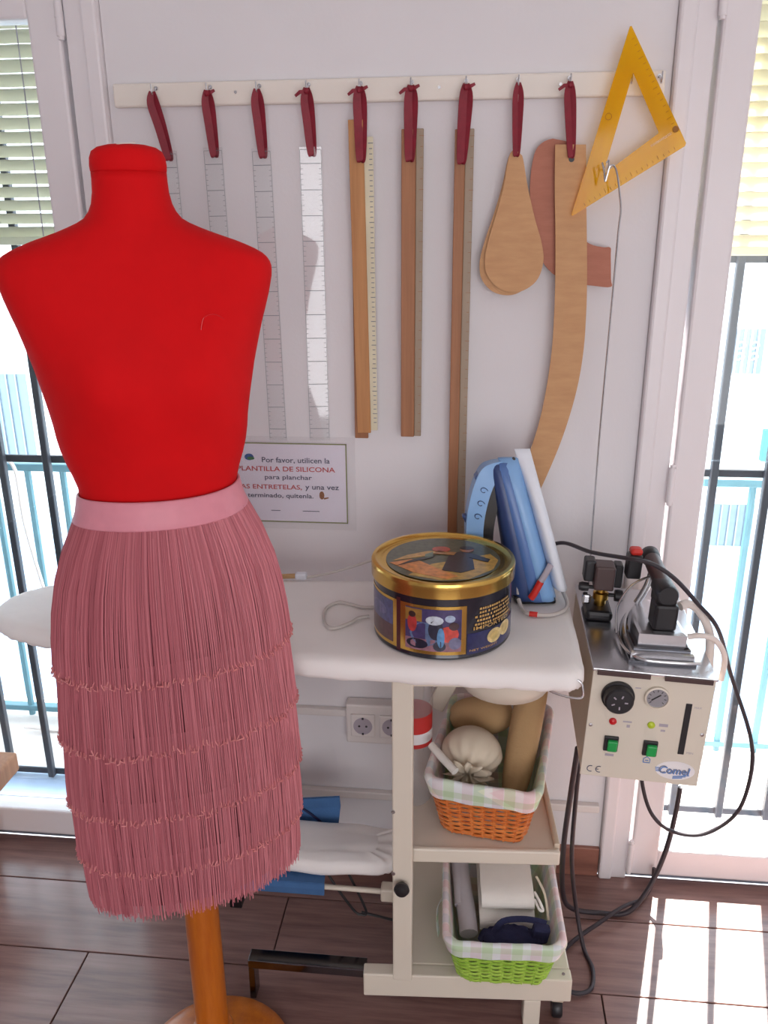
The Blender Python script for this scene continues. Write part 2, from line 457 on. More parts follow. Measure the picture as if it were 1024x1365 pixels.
def balcony_door(name, side, x_wall, label):
    """side=+1: leaf runs to +x from its hinge side at the wall edge, -1: to -x"""
    s = side
    d = struct(bpy.data.objects.new(name, None), label); col.objects.link(d); d.location = (x_wall + s * 0.7, 0, 0); ORG[name] = Vector(d.location)
    W = 1.47
    def bx(xa, xb, y0, y1, z0, z1, m, nm, bev=0.003, par=None):
        xa, xb = x_wall + s * xa, x_wall + s * xb
        return MB().box(((xa + xb) / 2, (y0 + y1) / 2, (z0 + z1) / 2), (abs(xb - xa), y1 - y0, z1 - z0), bev).build(nm, m, par or d)
    bx(0.001, 0.072, -0.012, 0.12, 0.0, 2.13, 'frame', 'jamb')
    bx(0.001, 0.034, -0.022, -0.010, 0.0, 2.13, 'frame', 'casing', 0.006)
    bx(W - 0.072, W, -0.012, 0.12, 0.0, 2.13, 'frame', 'jamb')
    bx(0.072, W - 0.072, -0.012, 0.12, 2.085, 2.13, 'frame', 'head')
    bx(0.072, W - 0.072, 0.0, 0.14, 0.0, 0.018, 'alu', 'threshold', 0.002)
    leafs = [(0.080, 0.735), (0.741, W - 0.080)]
    for i, (a, b) in enumerate(leafs):
        lf = bx(a, a + 0.068, -0.018, 0.04, 0.02, 2.08, 'frame', 'leaf_stile', 0.006)
        bx(b - 0.068, b, -0.018, 0.04, 0.02, 2.08, 'frame', 'leaf_stile', 0.006)
        bx(a + 0.067, b - 0.067, -0.016, 0.04, 0.02, 0.10, 'frame', 'leaf_rail', 0.006)
        bx(a + 0.067, b - 0.067, -0.016, 0.04, 2.035, 2.08, 'frame', 'leaf_rail', 0.006)
        bx(a + 0.060, b - 0.060, 0.008, 0.013, 0.095, 2.04, 'glass', 'pane', 0)
        if i == 0:
            for z0, z1 in ((0.035, 0.125), (2.0, 2.07), (1.05, 1.13)):
                h = MB()
                xh = x_wall + s * 0.076
                h.tube([(xh, -0.024, z0), (xh, -0.024, z1)], 0.008, 12)
                h.tube([(xh, -0.024, z0 - 0.006), (xh, -0.024, z0)], 0.006, 10)
                h.tube([(xh, -0.024, z1), (xh, -0.024, z1 + 0.006)], 0.006, 10)
                h.tube([(xh, -0.024, (z0 + z1) / 2 - .002), (xh, -0.024, (z0 + z1) / 2 + .002)], 0.0088, 12)
                h.build('hinge', 'frame', d, True)
    return d
balcony_door('window_1', -1, OL1, 'white glazed balcony door beside the red dress form')
balcony_door('door_1', 1, OR0, 'white glazed balcony door beside the steam generator')

# ------------------------------------------------------------------ outside
struct(MB().box((0, 0.46, -0.035), (7, 0.52, 0.05)).build('balcony_floor', 'tile'))
struct(MB().box((-1.5, 0.2, 0.03), (1.48, 0.06, 0.06), 0.004).build('trim_1', 'facadeblue'))
struct(MB().box((-1.45, 1.2, 2.5), (2.3, 2.0, 0.12), 0.01).build('sun_block_slab', 'facade'))  # unseen overhang added to keep the sun off the floor at the left
def grille(xs, x0, x1, rails, label):
    g = thing('window_grille', ((x0 + x1) / 2, 0.18, 0.06), label, 'grille')
    for x in xs:
        MB().box((x, 0.18, 1.08), (0.018, 0.018, 2.03), 0.002, seg=1).build('bar', 'ironwork', g)
    for z in rails:
        MB().box(((x0 + x1) / 2, 0.192, z), (x1 - x0, 0.008, 0.02), 0.002, seg=1).build('rail', 'ironwork', g)
grille([-0.98 - 0.125 * k for k in range(10)], -2.2, -0.85, (1.06, 0.075, 2.05), 'black iron bar grille outside the door beside the dress form')
grille([0.47 + 0.127 * k for k in range(10)], 0.45, 1.75, (1.06, 1.562, 0.075, 2.05), 'black iron bar grille outside the door beside the steam generator')
def shutter(x0, x1, m, z0, z1, label, tilt):
    t = thing('slatted_shutter', ((x0 + x1) / 2, 0.13, z0), label, 'shutter')
    z = z0
    rot = Matrix.Rotation(R(tilt), 3, 'X')
    while z < z1:
        MB().box(((x0 + x1) / 2, 0.10, z), (x1 - x0, 0.034, 0.0035), 0.001, rot=rot, seg=1).build('slat', m, t)
        z += 0.0285
    MB().box(((x0 + x1) / 2, 0.10, z0 - 0.02), (x1 - x0, 0.03, 0.018), 0.003).build('bottom_rail', m, t)
    for x in (x0 + 0.25, x1 - 0.14):
        MB().tube([(x, 0.08, z0 - 0.01), (x, 0.08, z1)], 0.0015, 6).build('ladder_cord', 'greyprint', t)
shutter(-2.15, -0.84, 'slat', 1.63, 2.07, 'greyish slatted shutter half lowered beside the dress form', -38)
shutter(0.46, 1.76, 'slatsun', 1.60, 2.07, 'sun-tinted slatted shutter half lowered in full sun', -50)
t = thing('balcony_railing', (-1.6, 0.6, -0.01), 'teal painted balcony railing beyond the iron grille', 'railing')
for k in range(14):
    MB().tube([(-2.35 + 0.118 * k, 0.6, 0.0), (-2.35 + 0.118 * k, 0.6, 0.91)], 0.011, 8).build('bar', 'teal', t, True)
MB().box((-1.6, 0.6, 0.92), (1.6, 0.04, 0.025), 0.004).build('handrail', 'teal', t)
MB().box((-1.6, 0.6, 0.03), (1.6, 0.03, 0.02), 0.002).build('rail', 'teal', t)
t = thing('balcony_railing', (1.6, 0.6, -0.01), 'teal painted balcony railing beyond the sunlit glass door', 'railing')
for k in range(14):
    MB().tube([(0.72 + 0.118 * k, 0.6, 0.0), (0.72 + 0.118 * k, 0.6, 0.91)], 0.011, 8).build('bar', 'teal', t, True)
MB().box((1.49, 0.6, 0.92), (1.6, 0.04, 0.025), 0.004).build('handrail', 'teal', t)
MB().box((1.49, 0.6, 0.03), (1.6, 0.03, 0.02), 0.002).build('rail', 'teal', t)
tag(MB().tube(spline([(-1.46, 0.56, 0.94), (-1.44, 0.52, 0.97), (-1.40, 0.52, 0.93), (-1.395, 0.52, 0.75), (-1.36, 0.52, 0.5), (-1.31, 0.52, 0.2), (-1.32, 0.52, 0.01), (-1.5, 0.5, 0.012)]), 0.006, 8).build('outdoor_cable', 'hose', None, True), 'white cable looped over the teal balcony railing', 'cable')
t = thing('apartment_building', (0, 6.3, -4), 'white rendered apartment facade across the street', 'building')
MB().box((0, 6.3, -0.2), (26, 0.5, 8.2)).build('wall', 'facade', t)
MB().box((0, 6.02, -2.6), (26, 0.08, 2.6)).build('shaded_wall_base', 'facadeblue', t)  # bluish shade of the lower facade wall, put into the colour
for (x0, x1, z0, z1) in ((2.32, 2.62, 0.37, 0.77), (2.36, 2.74, -1.34, -0.88), (3.4, 3.75, 0.37, 0.77), (3.45, 3.85, -1.34, -0.88), (-4.9, -4.4, -0.6, 0.3), (-6.3, -5.8, -0.6, 0.3), (-3.9, -3.5, -0.6, 0.3)):
    w = MB().box(((x0 + x1) / 2, 6.03, (z0 + z1) / 2), (x1 - x0 + .12, 0.06, z1 - z0 + .12)).build('window', 'frame', t)
    MB().box(((x0 + x1) / 2, 5.998, (z0 + z1) / 2), (x1 - x0, 0.012, z1 - z0)).build('pane', 'pane', w)
    g = MB()
    for k in range(1, 5):
        xx = x0 + (x1 - x0) * k / 5; g.box((xx, 5.98, (z0 + z1) / 2), (0.014, 0.014, z1 - z0))
    if z0 > 0:
        zc = (z0 + z1) / 2
        for sx in (-1, 1):
            for sz in (-1, 1):
                cx, cz = (x0 + x1) / 2 + sx * 0.06, zc + sz * 0.05
                g.tube([(cx + 0.045 * math.cos(a) * (1 - a / 9), 5.98, cz + 0.045 * math.sin(a) * (1 - a / 9)) for a in [0.45 * q for q in range(14)]], 0.008, 6)
    g.build('window_bars', 'frame' if z0 > 0 else 'alu', w)
tag(MB().box((2.75, 5.9, -0.27), (0.12, 0.08, 0.3), 0.01).build('hanging_sign', 'tealsign'), 'small turquoise board on the white facade opposite', 'sign')
struct(MB().box((0, 4, -4.05), (26, 6.8, 0.1)).build('street', 'tile'))
# low wooden bench whose corner shows in front of the balcony door
t = thing('low_bench', (-1.40, -0.16, 0), 'low brown wooden bench in front of the balcony door', 'bench')
MB().box((-1.40, -0.155, 0.29), (0.45, 0.2, 0.055), 0.006).build('seat', 'rulerwood2', t)
for x in (-1.58, -1.28):
    for y in (-0.21, -0.10):
        MB().box((x, y, 0.131), (0.04, 0.04, 0.262), 0.004).build('leg', 'rulerwood2', t)

# ================================================================== DRESS FORM
CX, CY = -0.475, -0.63
TF = Matrix.Translation((CX - 0.004, CY, 0)) @ Matrix.Rotation(R(21.6), 4, 'Z')
A_T = [(1.0, .14), (1.10, .14), (1.18, .128), (1.25, .119), (1.32, .138), (1.37, .145), (1.44, .158), (1.497, .172), (1.55, .187), (1.58, .191), (1.597, .180), (1.613, .148), (1.629, .103), (1.645, .068), (1.667, .0545), (1.69, .0515), (1.706, .0510)]
B_T = [(1.0, .09), (1.10, .092), (1.18, .090), (1.25, .087), (1.32, .100), (1.40, .118), (1.46, .117), (1.52, .103), (1.58, .078), (1.60, .070), (1.62, .063), (1.645, .057), (1.67, .0515), (1.706, .0500)]
def lint(tab, z):
    tab = sorted(tab)
    if z <= tab[0][0]: return tab[0][1]
    for i in range(len(tab) - 1):
        if z <= tab[i + 1][0]:
            p0 = tab[max(i - 1, 0)][1]; p1 = tab[i][1]; p2 = tab[i + 1][1]; p3 = tab[min(i + 2, len(tab) - 1)][1]
            t = (z - tab[i][0]) / (tab[i + 1][0] - tab[i][0])
            return 0.5 * (2 * p1 + (p2 - p0) * t + (2 * p0 - 5 * p1 + 4 * p2 - p3) * t * t + (3 * p1 - p0 - 3 * p2 + p3) * t ** 3)
    return tab[-1][1]
form = thing('dress_form', (CX, CY, 0), 'red fabric dress form on a varnished wooden stand', 'dress form')
zs = [1.0 + 0.02 * k for k in range(28)] + [1.555, 1.565, 1.573, 1.58, 1.586, 1.592, 1.598, 1.604, 1.61, 1.616, 1.622, 1.628, 1.634, 1.640, 1.646, 1.655, 1.665, 1.68, 1.695, 1.706]
rg = []
for z in zs:
    a, b = lint(A_T, z), lint(B_T, z)
    e = 2.0 + 0.5 * max(0, min(1, (z - 1.45) / 0.1)) * max(0, min(1, (1.64 - z) / 0.04))
    ring = []
    for k in range(72):
        th = 2 * math.pi * k / 72; c, s_ = math.cos(th), math.sin(th)
        x = a * math.copysign(abs(c) ** (2 / e), c); y = b * math.copysign(abs(s_) ** (2 / e), s_)
        if y < 0 and 1.30 < z < 1.54:   # slight bust fullness on the front
            g = math.exp(-((z - 1.425) / 0.05) ** 2)
            y -= 0.016 * g * (math.exp(-((x - 0.07) / 0.045) ** 2) + math.exp(-((x + 0.07) / 0.045) ** 2))
        ring.append((x, y, z))
    rg.append(ring)
torso = MB(TF).rings(rg).build('torso', 'red', form, 'all')
MB(TF).lathe([(0.0498, 1.7055), (0.0514, 1.7075), (0.0520, 1.714), (0.0510, 1.724), (0.0475, 1.7325), (0.040, 1.7375), (0.028, 1.7405), (0.012, 1.7417), (0.001, 1.742)], seg=56).build('neck_cap', 'red', form, 'all')
MB(TF).tube(spline([(-0.012, -0.030, 1.7395), (-0.005, -0.036, 1.7400), (0.006, -0.037, 1.7405), (0.012, -0.033, 1.741), (0.010, -0.029, 1.743)], 4), 0.0008, 6).build('loose_thread', 'whitecloth', form)
MB(TF).tube(spline([(0.075, -0.111, 1.50), (0.080, -0.110, 1.516), (0.095, -0.107, 1.520), (0.108, -0.104, 1.513)], 4), 0.0005, 6).build('loose_thread', 'redlamp', form)
MB(TF).lathe([(0.032, 0.10), (0.032, 1.02)], seg=32).build('pole', 'pole', form, True)
MB(TF).lathe([(0.0, 0.0), (0.150, 0.0), (0.156, 0.006), (0.156, 0.018), (0.148, 0.026), (0.125, 0.031), (0.07, 0.036), (0.05, 0.042), (0.040, 0.06), (0.037, 0.095), (0.041, 0.102), (0.042, 0.112), (0.038, 0.120), (0.031, 0.122)], seg=56).build('base', 'pole', form, True)

# ------------------------------------------------------------------ fringed skirt
A_S = [(.49, .184), (.55, .187), (.65, .191), (.73, .192), (.84, .190), (.94, .186), (1.03, .181), (1.10, .171), (1.155, .156), (1.215, .130), (1.255, .1215)]
B_S = [(.49, .104), (.60, .106), (.75, .110), (.90, .113), (1.03, .114), (1.10, .112), (1.155, .107), (1.215, .098), (1.255, .0925)]
skirt = thing('fringed_skirt', (CX, CY, 0.5), 'dusty pink tiered fringe skirt worn by the dress form', 'skirt')
def skirt_pt(th, z, off):
    a, b = lint(A_S, z) + off, lint(B_S, z) + off
    x = a * math.cos(th)
    return Vector((x, b * math.sin(th), z + 0.042 * x))
MB(TF).rings([[skirt_pt(2 * math.pi * k / 80, 0.53 + 0.04 * j, -0.004) for k in range(80)] for j in range(18)], False, False).build('lining', 'lining', skirt, 'all')
def bandring(z, off): return [skirt_pt(2 * math.pi * k / 96, z + 0.003 * math.sin(4 * math.pi * k / 96), off) for k in range(96)]
MB(TF).rings([bandring(1.2535, -0.0008), bandring(1.2545, 0.001), bandring(1.252, 0.003), bandring(1.24, 0.0037), bandring(1.225, 0.0042), bandring(1.214, 0.005), bandring(1.212, 0.004), bandring(1.212, 0.0)], False, False).build('waistband', 'band', skirt, 'all')
ends = [0.972, 0.845, 0.720, 0.610, 0.515]
tops = [1.216, 1.00, 0.875, 0.75, 0.64]
for ti, (ze, zt) in enumerate(zip(ends, tops)):
    f = MB(TF); kn = MB(TF)
    for layer in range(2):
        N = 820 if layer == 0 else 560
        for k in range(N):
            th0 = 2 * math.pi * (k + rnd.random() * 0.9) / N
            dth = rnd.gauss(0, 0.0035); off0 = 0.0005 + 0.0015 * layer + rnd.random() * 0.001
            fl_ = (0.004 if ti < 4 else 0.001) + 0.0018 * layer + rnd.random() * 0.0018
            zend = ze + (rnd.gauss(0, 0.0035) if ti < 4 else rnd.gauss(0, 0.006))
            r = rnd.uniform(0.00065, 0.00105)
            pts = []
            n = 5
            ph = rnd.random() * 6.28; am = rnd.random() * 0.0012
            for q in range(n + 1):
                t = q / n; z = zt + (zend - zt) * t
                pts.append(skirt_pt(th0 + dth * t, z, off0 + fl_ * t + am * math.sin(ph + 5 * t)))
            f.tube(pts, r, 3, False)
            if ti < 4 and layer == 1 and k % 3 == 0:
                p = pts[-1]; q2 = skirt_pt(th0 + dth + rnd.gauss(0, 0.012), zend - 0.004, off0 + fl_ + 0.002)
                q3 = skirt_pt(th0 + dth + rnd.gauss(0, 0.02), zend + rnd.uniform(-0.006, 0.002), off0 + fl_ + 0.0035)
                kn.tube([p + Vector((0, 0, 0.004)), q2, q3], 0.0011, 4, True)
    ft = f.build('fringe_tier', 'fringe', skirt, False, False); ft['kind'] = 'stuff'
    if ti < 4:
        ORG[ft.name] = ORG[skirt.name]
        ko = kn.build('fringe_knots', 'knot', ft, False, False); ko['kind'] = 'stuff'

# ================================================================== HOOK RAIL AND WHAT HANGS ON IT
rail = thing('hook_rail', (-0.19, -0.01, 1.87), 'cream painted wooden rail with hooks on the white wall', 'hook rail')
MB().box((-0.192, -0.009, 1.892), (1.10, 0.016, 0.044), 0.004).build('rail_board', 'board', rail)
HX = [-0.649, -0.536, -0.435, -0.335, -0.230, -0.129, -0.022, 0.078, 0.176, 0.290, 0.345]
for x in HX:
    h = MB()
    h.tube(spline([(x, -0.017, 1.903), (x, -0.024, 1.902), (x, -0.034, 1.892), (x, -0.041, 1.888), (x, -0.046, 1.893), (x, -0.047, 1.907)], 4), 0.0016, 6)
    h.lathe([(0.004, -0.0205), (0.004, -0.017)], (x, 0, 1.903), 10, 'y')
    h.build('hook', 'steel', rail, True)
for x in (-0.485, -0.075, 0.16): MB().lathe([(0.003, -0.0185), (0.003, -0.017)], (x, 0, 1.893), 10, 'y').build('screw', 'steel', rail)
def ribbon_loop(parent, x, xb, zb, tails=0, w=0.011, yb=-0.034):
    w *= 1.45
    m = MB()
    yk = -0.0435
    l = spline([(x - 0.001, yk, 1.894), (x - 0.005, yk - 0.001, 1.872), (x + (xb - x) * 0.5 - 0.004, yk + 0.003, (1.888 + zb) / 2), (xb - 0.002, yb - 0.004, zb + 0.004), (xb, yb - 0.001, zb - 0.004)], 5)
    r_ = spline([(x + 0.001, yk + 0.003, 1.894), (x + 0.006, yk + 0.004, 1.872), (x + (xb - x) * 0.5 + 0.005, yk + 0.006, (1.888 + zb) / 2), (xb + 0.003, yb + 0.002, zb + 0.004), (xb, yb + 0.001, zb - 0.004)], 5)
    n = len(l)
    ws = [w * (0.45 + 0.55 * math.sin(math.pi * min(1, (i + 2) / (n + 2)))) for i in range(n)]
    m.ribbon(l, ws, 0.0012, (1, 0.3, 0)); m.ribbon(r_, ws, 0.0012, (1, -0.3, 0))
    if tails:
        m.ell((x, yk - 0.003, 1.888), (0.006, 0.005, 0.006), 10, 8)
        if tails & 1: m.ribbon([(x, yk - 0.003, 1.887), (x - 0.012, yk - 0.006, 1.886), (x - 0.022, yk - 0.005, 1.879)], [0.006, 0.007, 0.005], 0.0012, (0, 0, 1))
        if tails & 2: m.ribbon([(x, yk - 0.003, 1.888), (x + 0.009, yk - 0.006, 1.889), (x + 0.017, yk - 0.005, 1.893)], [0.006, 0.007, 0.005], 0.0012, (0, 0, 1))
    return m.build('ribbon_loop', 'ribbon', parent)

def clear_ruler(x, xb, ztop, zbot, w, label, tails=0, hook=None, yaw=0.0, tip=0.0):
    t = thing('clear_ruler', ((x + xb) / 2, -0.03, zbot), label, 'ruler', 'clear rulers on the hook rail')
    H = ztop - zbot
    ang = math.atan2(xb - x, H)
    T = Matrix.Translation((x, -0.034, ztop)) @ Matrix.Rotation(ang * -1, 4, 'Y') @ Matrix.Rotation(R(yaw), 4, 'Z') @ Matrix.Rotation(R(tip), 4, 'X')
    hole = 0.004
    MB(T).box((0, 0, -H / 2), (w, 0.003, H), 0.0008, seg=1).build('blade', 'acrylic', t)
    mk = MB(T)
    n = int(H / 0.05)
    for k in range(1, n + 1):
        z = -0.032 - 0.05 * (k - 1)
        if z < -H: break
        mk.box((0, -0.0017, z), (w * 0.86, 0.0003, 0.0011))
        for q in range(5):
            zz = z - 0.01 * q
            if zz < -H + 0.005: break
            mk.box((-w * 0.40, -0.0017, zz), (w * 0.1, 0.0003, 0.0007)); mk.box((w * 0.40, -0.0017, zz), (w * 0.1, 0.0003, 0.0007))
    mk.box((-w * 0.465, -0.0017, -H / 2), (0.0006, 0.0003, H * 0.98)); mk.box((w * 0.465, -0.0017, -H / 2), (0.0006, 0.0003, H * 0.98))
    mk.box((0, -0.0017, -0.006), (w * 0.9, 0.0003, 0.0007))
    mk.build('scale_marks', 'marks', t)
    ribbon_loop(t, hook, x + 0.003, ztop - 0.014, tails)
    return t
clear_ruler(-0.632, -0.625, 1.785, 1.18, 0.042, 'clear plastic ruler hanging right behind the neck of the dress form', hook=-0.649)
clear_ruler(-0.535, -0.528, 1.790, 1.19, 0.040, 'clear plastic ruler second along the rail from the dress form neck', 2, hook=-0.536)
clear_ruler(-0.434, -0.428, 1.787, 1.178, 0.040, 'clear plastic ruler with its foot above the blue logo of the sign', hook=-0.435)
clear_ruler(-0.333, -0.333, 1.789, 1.179, 0.046, 'wider clear plastic ruler with the bright reflection, next to the wooden rulers', 1, hook=-0.335, yaw=6.5, tip=0.3)

# wooden rulers
t = thing('wooden_ruler', (-0.235, -0.03, 1.18), 'light wooden ruler with a cream marked scale beside it', 'ruler', 'wooden rulers on the hook rail')
T = Matrix.Translation((-0.2395, -0.036, 1.836)) @ Matrix.Rotation(R(-0.75), 4, 'Y')
MB(T).box((0, 0, -0.318), (0.030, 0.006, 0.636), 0.001, seg=1).build('front_strip', 'rulerwood', t)
T = Matrix.Translation((-0.232, -0.028, 1.80)) @ Matrix.Rotation(R(0.2), 4, 'Y')
MB(T).box((-0.004, 0, -0.307), (0.030, 0.006, 0.614), 0.001, seg=1).build('back_strip', 'rulerwood2', t)
T = Matrix.Translation((-0.2185, -0.0315, 1.805)) @ Matrix.Rotation(R(-0.35), 4, 'Y')
MB(T).box((0.002, 0, -0.30), (0.022, 0.0025, 0.60), 0.0006, seg=1).build('scale_strip', 'scale_white', t)
mk = MB(T)
for k in range(58): mk.box((0.008, -0.0015, -0.012 - 0.01 * k), (0.006 if k % 5 else 0.010, 0.0004, 0.0016))
mk.build('scale_marks', 'marks', t)
ribbon_loop(t, -0.230, -0.229, 1.762, 3, 0.012, -0.043)
def two_strip(x0, x1, zt, zb, xs, m0, m1, label, tails, lean):
    t = thing('wooden_ruler', ((x0 + x1) / 2, -0.03, zb), label, 'ruler', 'wooden rulers on the hook rail')
    T = Matrix.Translation(((x0 + x1) / 2, -0.032, zt)) @ Matrix.Rotation(R(lean), 4, 'Y')
    H = zt - zb; c = (x0 + x1) / 2
    MB(T).box(((x0 + xs) / 2 - c, -0.002, -H / 2), (xs - x0, 0.009, H), 0.0012, seg=1).build('wooden_strip', m0, t)
    MB(T).box(((x1 + xs) / 2 - c, 0.0005, -H / 2 + 0.001), (x1 - xs, 0.006, H), 0.001, seg=1).build('edge_strip', m1, t)
    mk = MB(T)
    n = int(H / 0.02)
    for k in range(n): mk.box((x1 - c - 0.004, -0.0028, -0.012 - 0.02 * k), (0.005 if k % 5 else 0.009, 0.0004, 0.0008))
    mk.build('scale_marks', 'ink_brown', t)
    return t
t = two_strip(-0.148, -0.104, 1.817, 1.193, -0.119, 'rulerwood2', 'rulergrey', 'short brown wooden ruler with a grey edge, sixty centimetres long', 3, 0.1)
ribbon_loop(t, -0.129, -0.131, 1.762, 3, 0.012, -0.041)
t = two_strip(-0.042, -0.004, 1.815, 0.812, -0.021, 'rulerwood2', 'rulergrey', 'long wooden metre ruler reaching down behind the biscuit tin', 2, 0.0)
ribbon_loop(t, -0.022, -0.028, 1.756, 2, 0.012, -0.041)

# teardrop templates
def smooth_poly(pts, n=6):
    pp = [Vector((a, 0, b)) for a, b in pts]; pp = pp + [pp[0], pp[1], pp[2]]
    o = spline(pp, n)[n:-2 * n + 0]
    return [(p.x, p.z) for p in o[: n * len(pts)]]
tear = [(0.078, 1.776), (0.091, 1.765), (0.104, 1.71), (0.121, 1.65), (0.138, 1.60), (0.143, 1.565), (0.133, 1.53), (0.108, 1.509), (0.080, 1.505), (0.052, 1.514), (0.030, 1.538), (0.024, 1.57), (0.031, 1.61), (0.045, 1.66), (0.057, 1.71), (0.066, 1.765)]
t = thing('teardrop_template', (0.08, -0.03, 1.5), 'pair of tan teardrop fibreboard templates on one ribbon', 'template')
MB().prism(smooth_poly([(a - 0.0, b) for a, b in tear]), -0.040, -0.036).build('front_board', 'mdf', t)
MB().prism(smooth_poly([(0.08 + (a - 0.08) * 1.0 - 0.013 * (1.78 - b) / 0.27, b - 0.007 * (1.78 - b) / 0.27) for a, b in tear]), -0.032, -0.028).build('back_board', 'mdf', t)
ribbon_loop(t, 0.078, 0.079, 1.768, 0, 0.008, -0.041)
# reddish curved template
t = thing('armhole_template', (0.2, -0.02, 1.51), 'reddish brown curved fibreboard template half hidden behind the tan curve', 'template')
MB().prism(smooth_poly([(.190, 1.788), (.150, 1.796), (.122, 1.782), (.112, 1.75), (.110, 1.70), (.117, 1.64), (.135, 1.578), (.165, 1.540), (.21, 1.522), (.250, 1.516), (.284, 1.514), (.283, 1.53), (.279, 1.575), (.277, 1.591), (.262, 1.592), (.235, 1.599), (.207, 1.622), (.195, 1.67), (.195, 1.73)], 4), -0.0265, -0.0225).build('board', 'mdfred', t)
# long hip curve
t = thing('hip_curve', (0.19, -0.03, 1.04), 'long tan fibreboard hip curve bending behind the blue iron', 'template')
edgeR = [(.213, 1.783), (.219, 1.70), (.226, 1.62), (.233, 1.53), (.236, 1.46), (.236, 1.39), (.230, 1.32), (.217, 1.25), (.197, 1.175), (.168, 1.092), (.146, 1.04)]
edgeL = [(.112, 1.09), (.131, 1.149), (.151, 1.225), (.163, 1.30), (.170, 1.38), (.171, 1.45), (.169, 1.53), (.164, 1.62), (.158, 1.70), (.154, 1.784)]
pr = [(p.x, p.z) for p in spline([(a, 0, b) for a, b in edgeR], 4)]; plf = [(p.x, p.z) for p in spline([(a, 0, b) for a, b in edgeL], 4)]
MB().prism(pr + plf, -0.041, -0.037).build('board', 'mdf', t)
MB().lathe([(0.0055, -0.0418), (0.0055, -0.0408)], (0.187, 0, 1.757), 14, 'y').build('hole', 'black', t)
ribbon_loop(t, 0.176, 0.185, 1.764, 1, 0.009, -0.0425)
# yellow set square
t = thing('set_square', (0.29, -0.03, 1.65), 'amber yellow transparent set square hung from the last hook', 'set square')
O_ = [Vector((0.278, 0, 1.985)), Vector((0.401, 0, 1.778)), Vector((0.191, 0, 1.650))]
I_ = [Vector((0.2895, 0, 1.905)), Vector((0.347, 0, 1.800)), Vector((0.2475, 0, 1.727))]
def bevtri(tri, q):
    out = []
    for i in range(3):
        a, b, c = tri[i - 1], tri[i], tri[(i + 1) % 3]
        out.append(b + (a - b).normalized() * q); out.append(b + (c - b).normalized() * q)
    return out
oo = bevtri(O_, 0.004); ii = bevtri(I_, 0.002)
ya, yb = -0.055, -0.0525
vs = [Vector((p.x, y, p.z)) for y in (ya, yb) for p in oo + ii]
fs = []
for k in range(6):
    k2 = (k + 1) % 6
    fs += [(k, k2, 6 + k2, 6 + k), (12 + k, 18 + k, 18 + k2, 12 + k2), (k, 12 + k, 12 + k2, k2), (6 + k, 6 + k2, 18 + k2, 18 + k)]
MB().add(vs, fs).build('plastic_frame', 'yellow', t)
mk = MB()
for a, b, n in ((O_[0], O_[1], 20), (O_[1], O_[2], 22)):
    d = (b - a); L = d.length; d.normalize(); nrm = Vector((d.z, 0, -d.x)) * (1 if (O_[0] + O_[1] + O_[2] - 3 * a).dot(Vector((d.z, 0, -d.x))) > 0 else -1)
    for k in range(2, n - 2):
        p = a + d * (L * k / n) + nrm * 0.004; ln = 0.009 if k % 5 == 0 else 0.0055
        q = p + nrm * ln; mk.tube([(p.x, -0.0553, p.z), (q.x, -0.0553, q.z)], 0.0004, 4)
mk.tube([(0.25 + 0.006 * math.cos(a * 0.6), -0.0553, 1.83 + 0.006 * math.sin(a * 0.6)) for a in range(12)], 0.0005, 4)
mk.build('scale_marks', 'yellowmark', t)
MB().lathe([(0.006, -0.057), (0.006, -0.055)], (0.377, 0, 1.806), 10, 'y').build('brown_dot', 'yellowmark', t)
MB().prism([(0.375, 1.768), (0.392, 1.778), (0.360, 1.785), (0.335, 1.772), (0.330, 1.765), (0.337, 1.762)][:0] or [(0.335, 1.775), (0.371, 1.797), (0.369, 1.801), (0.333, 1.779)], -0.0558, -0.0552).build('tape', 'sleeve', t)
# hose support rod
m = MB()
m.tube(spline([(0.281, -0.07, 0.76), (0.279, -0.07, 0.93), (0.2765, -0.08, 1.2), (0.277, -0.10, 1.5), (0.276, -0.115, 1.62), (0.277, -0.118, 1.66), (0.272, -0.12, 1.69), (0.265, -0.122, 1.722), (0.258, -0.122, 1.738), (0.250, -0.121, 1.738), (0.246, -0.120, 1.722), (0.2435, -0.119, 1.712), (0.241, -0.118, 1.728), (0.236, -0.117, 1.745)], 6), 0.0019, 8)
m.tube(spline([(0.246, -0.120, 1.722), (0.248, -0.121, 1.735), (0.247, -0.122, 1.748), (0.243, -0.121, 1.744)], 4), 0.0016, 8)
ROD = m

# ------------------------------------------------------------------ sign on the wall
t = thing('paper_notice', (-0.42, -0.004, 0.96), 'printed notice in a clear sleeve on the white wall', 'notice')
MB().box((-0.4245, -0.0025, 1.068), (0.297, 0.0012, 0.196)).build('paper', 'paper', t)
b = MB()
for c, d in (((-0.4245, 1.1635), (0.295, 0.003)), ((-0.4245, 0.9725), (0.295, 0.003)), ((-0.2785, 1.068), (0.003, 0.194)), ((-0.5705, 1.068), (0.003, 0.194))):
    b.box((c[0], -0.0034, c[1]), (d[0], 0.0004, d[1]))
b.build('border', 'olive', t)
def wall_text(txt, x0, x1, z, h, m, name='lettering', shear=0):
    vs, fs = text_geo(txt, x1 - x0, h, shear, 0.012)
    MB().add([(x0 + x, -0.0036, z + y) for x, y in vs], fs).build(name, m, t, fixn=False)
wall_text('Por favor, utilicen la', -0.477, -0.317, 1.1155, 0.0150, 'ink')
wall_text('PLANTILLA DE SILICONA', -0.537, -0.305, 1.0965, 0.0118, 'redink')
wall_text('para planchar', -0.472, -0.360, 1.0735, 0.0145, 'ink')
wall_text('LAS ENTRETELAS,', -0.540, -0.385, 1.0510, 0.0130, 'redink')
wall_text('y una vez', -0.377, -0.297, 1.0500, 0.0125, 'ink')
wall_text('terminado, qu\u00edtenla.', -0.516, -0.358, 1.0285, 0.0145, 'ink')
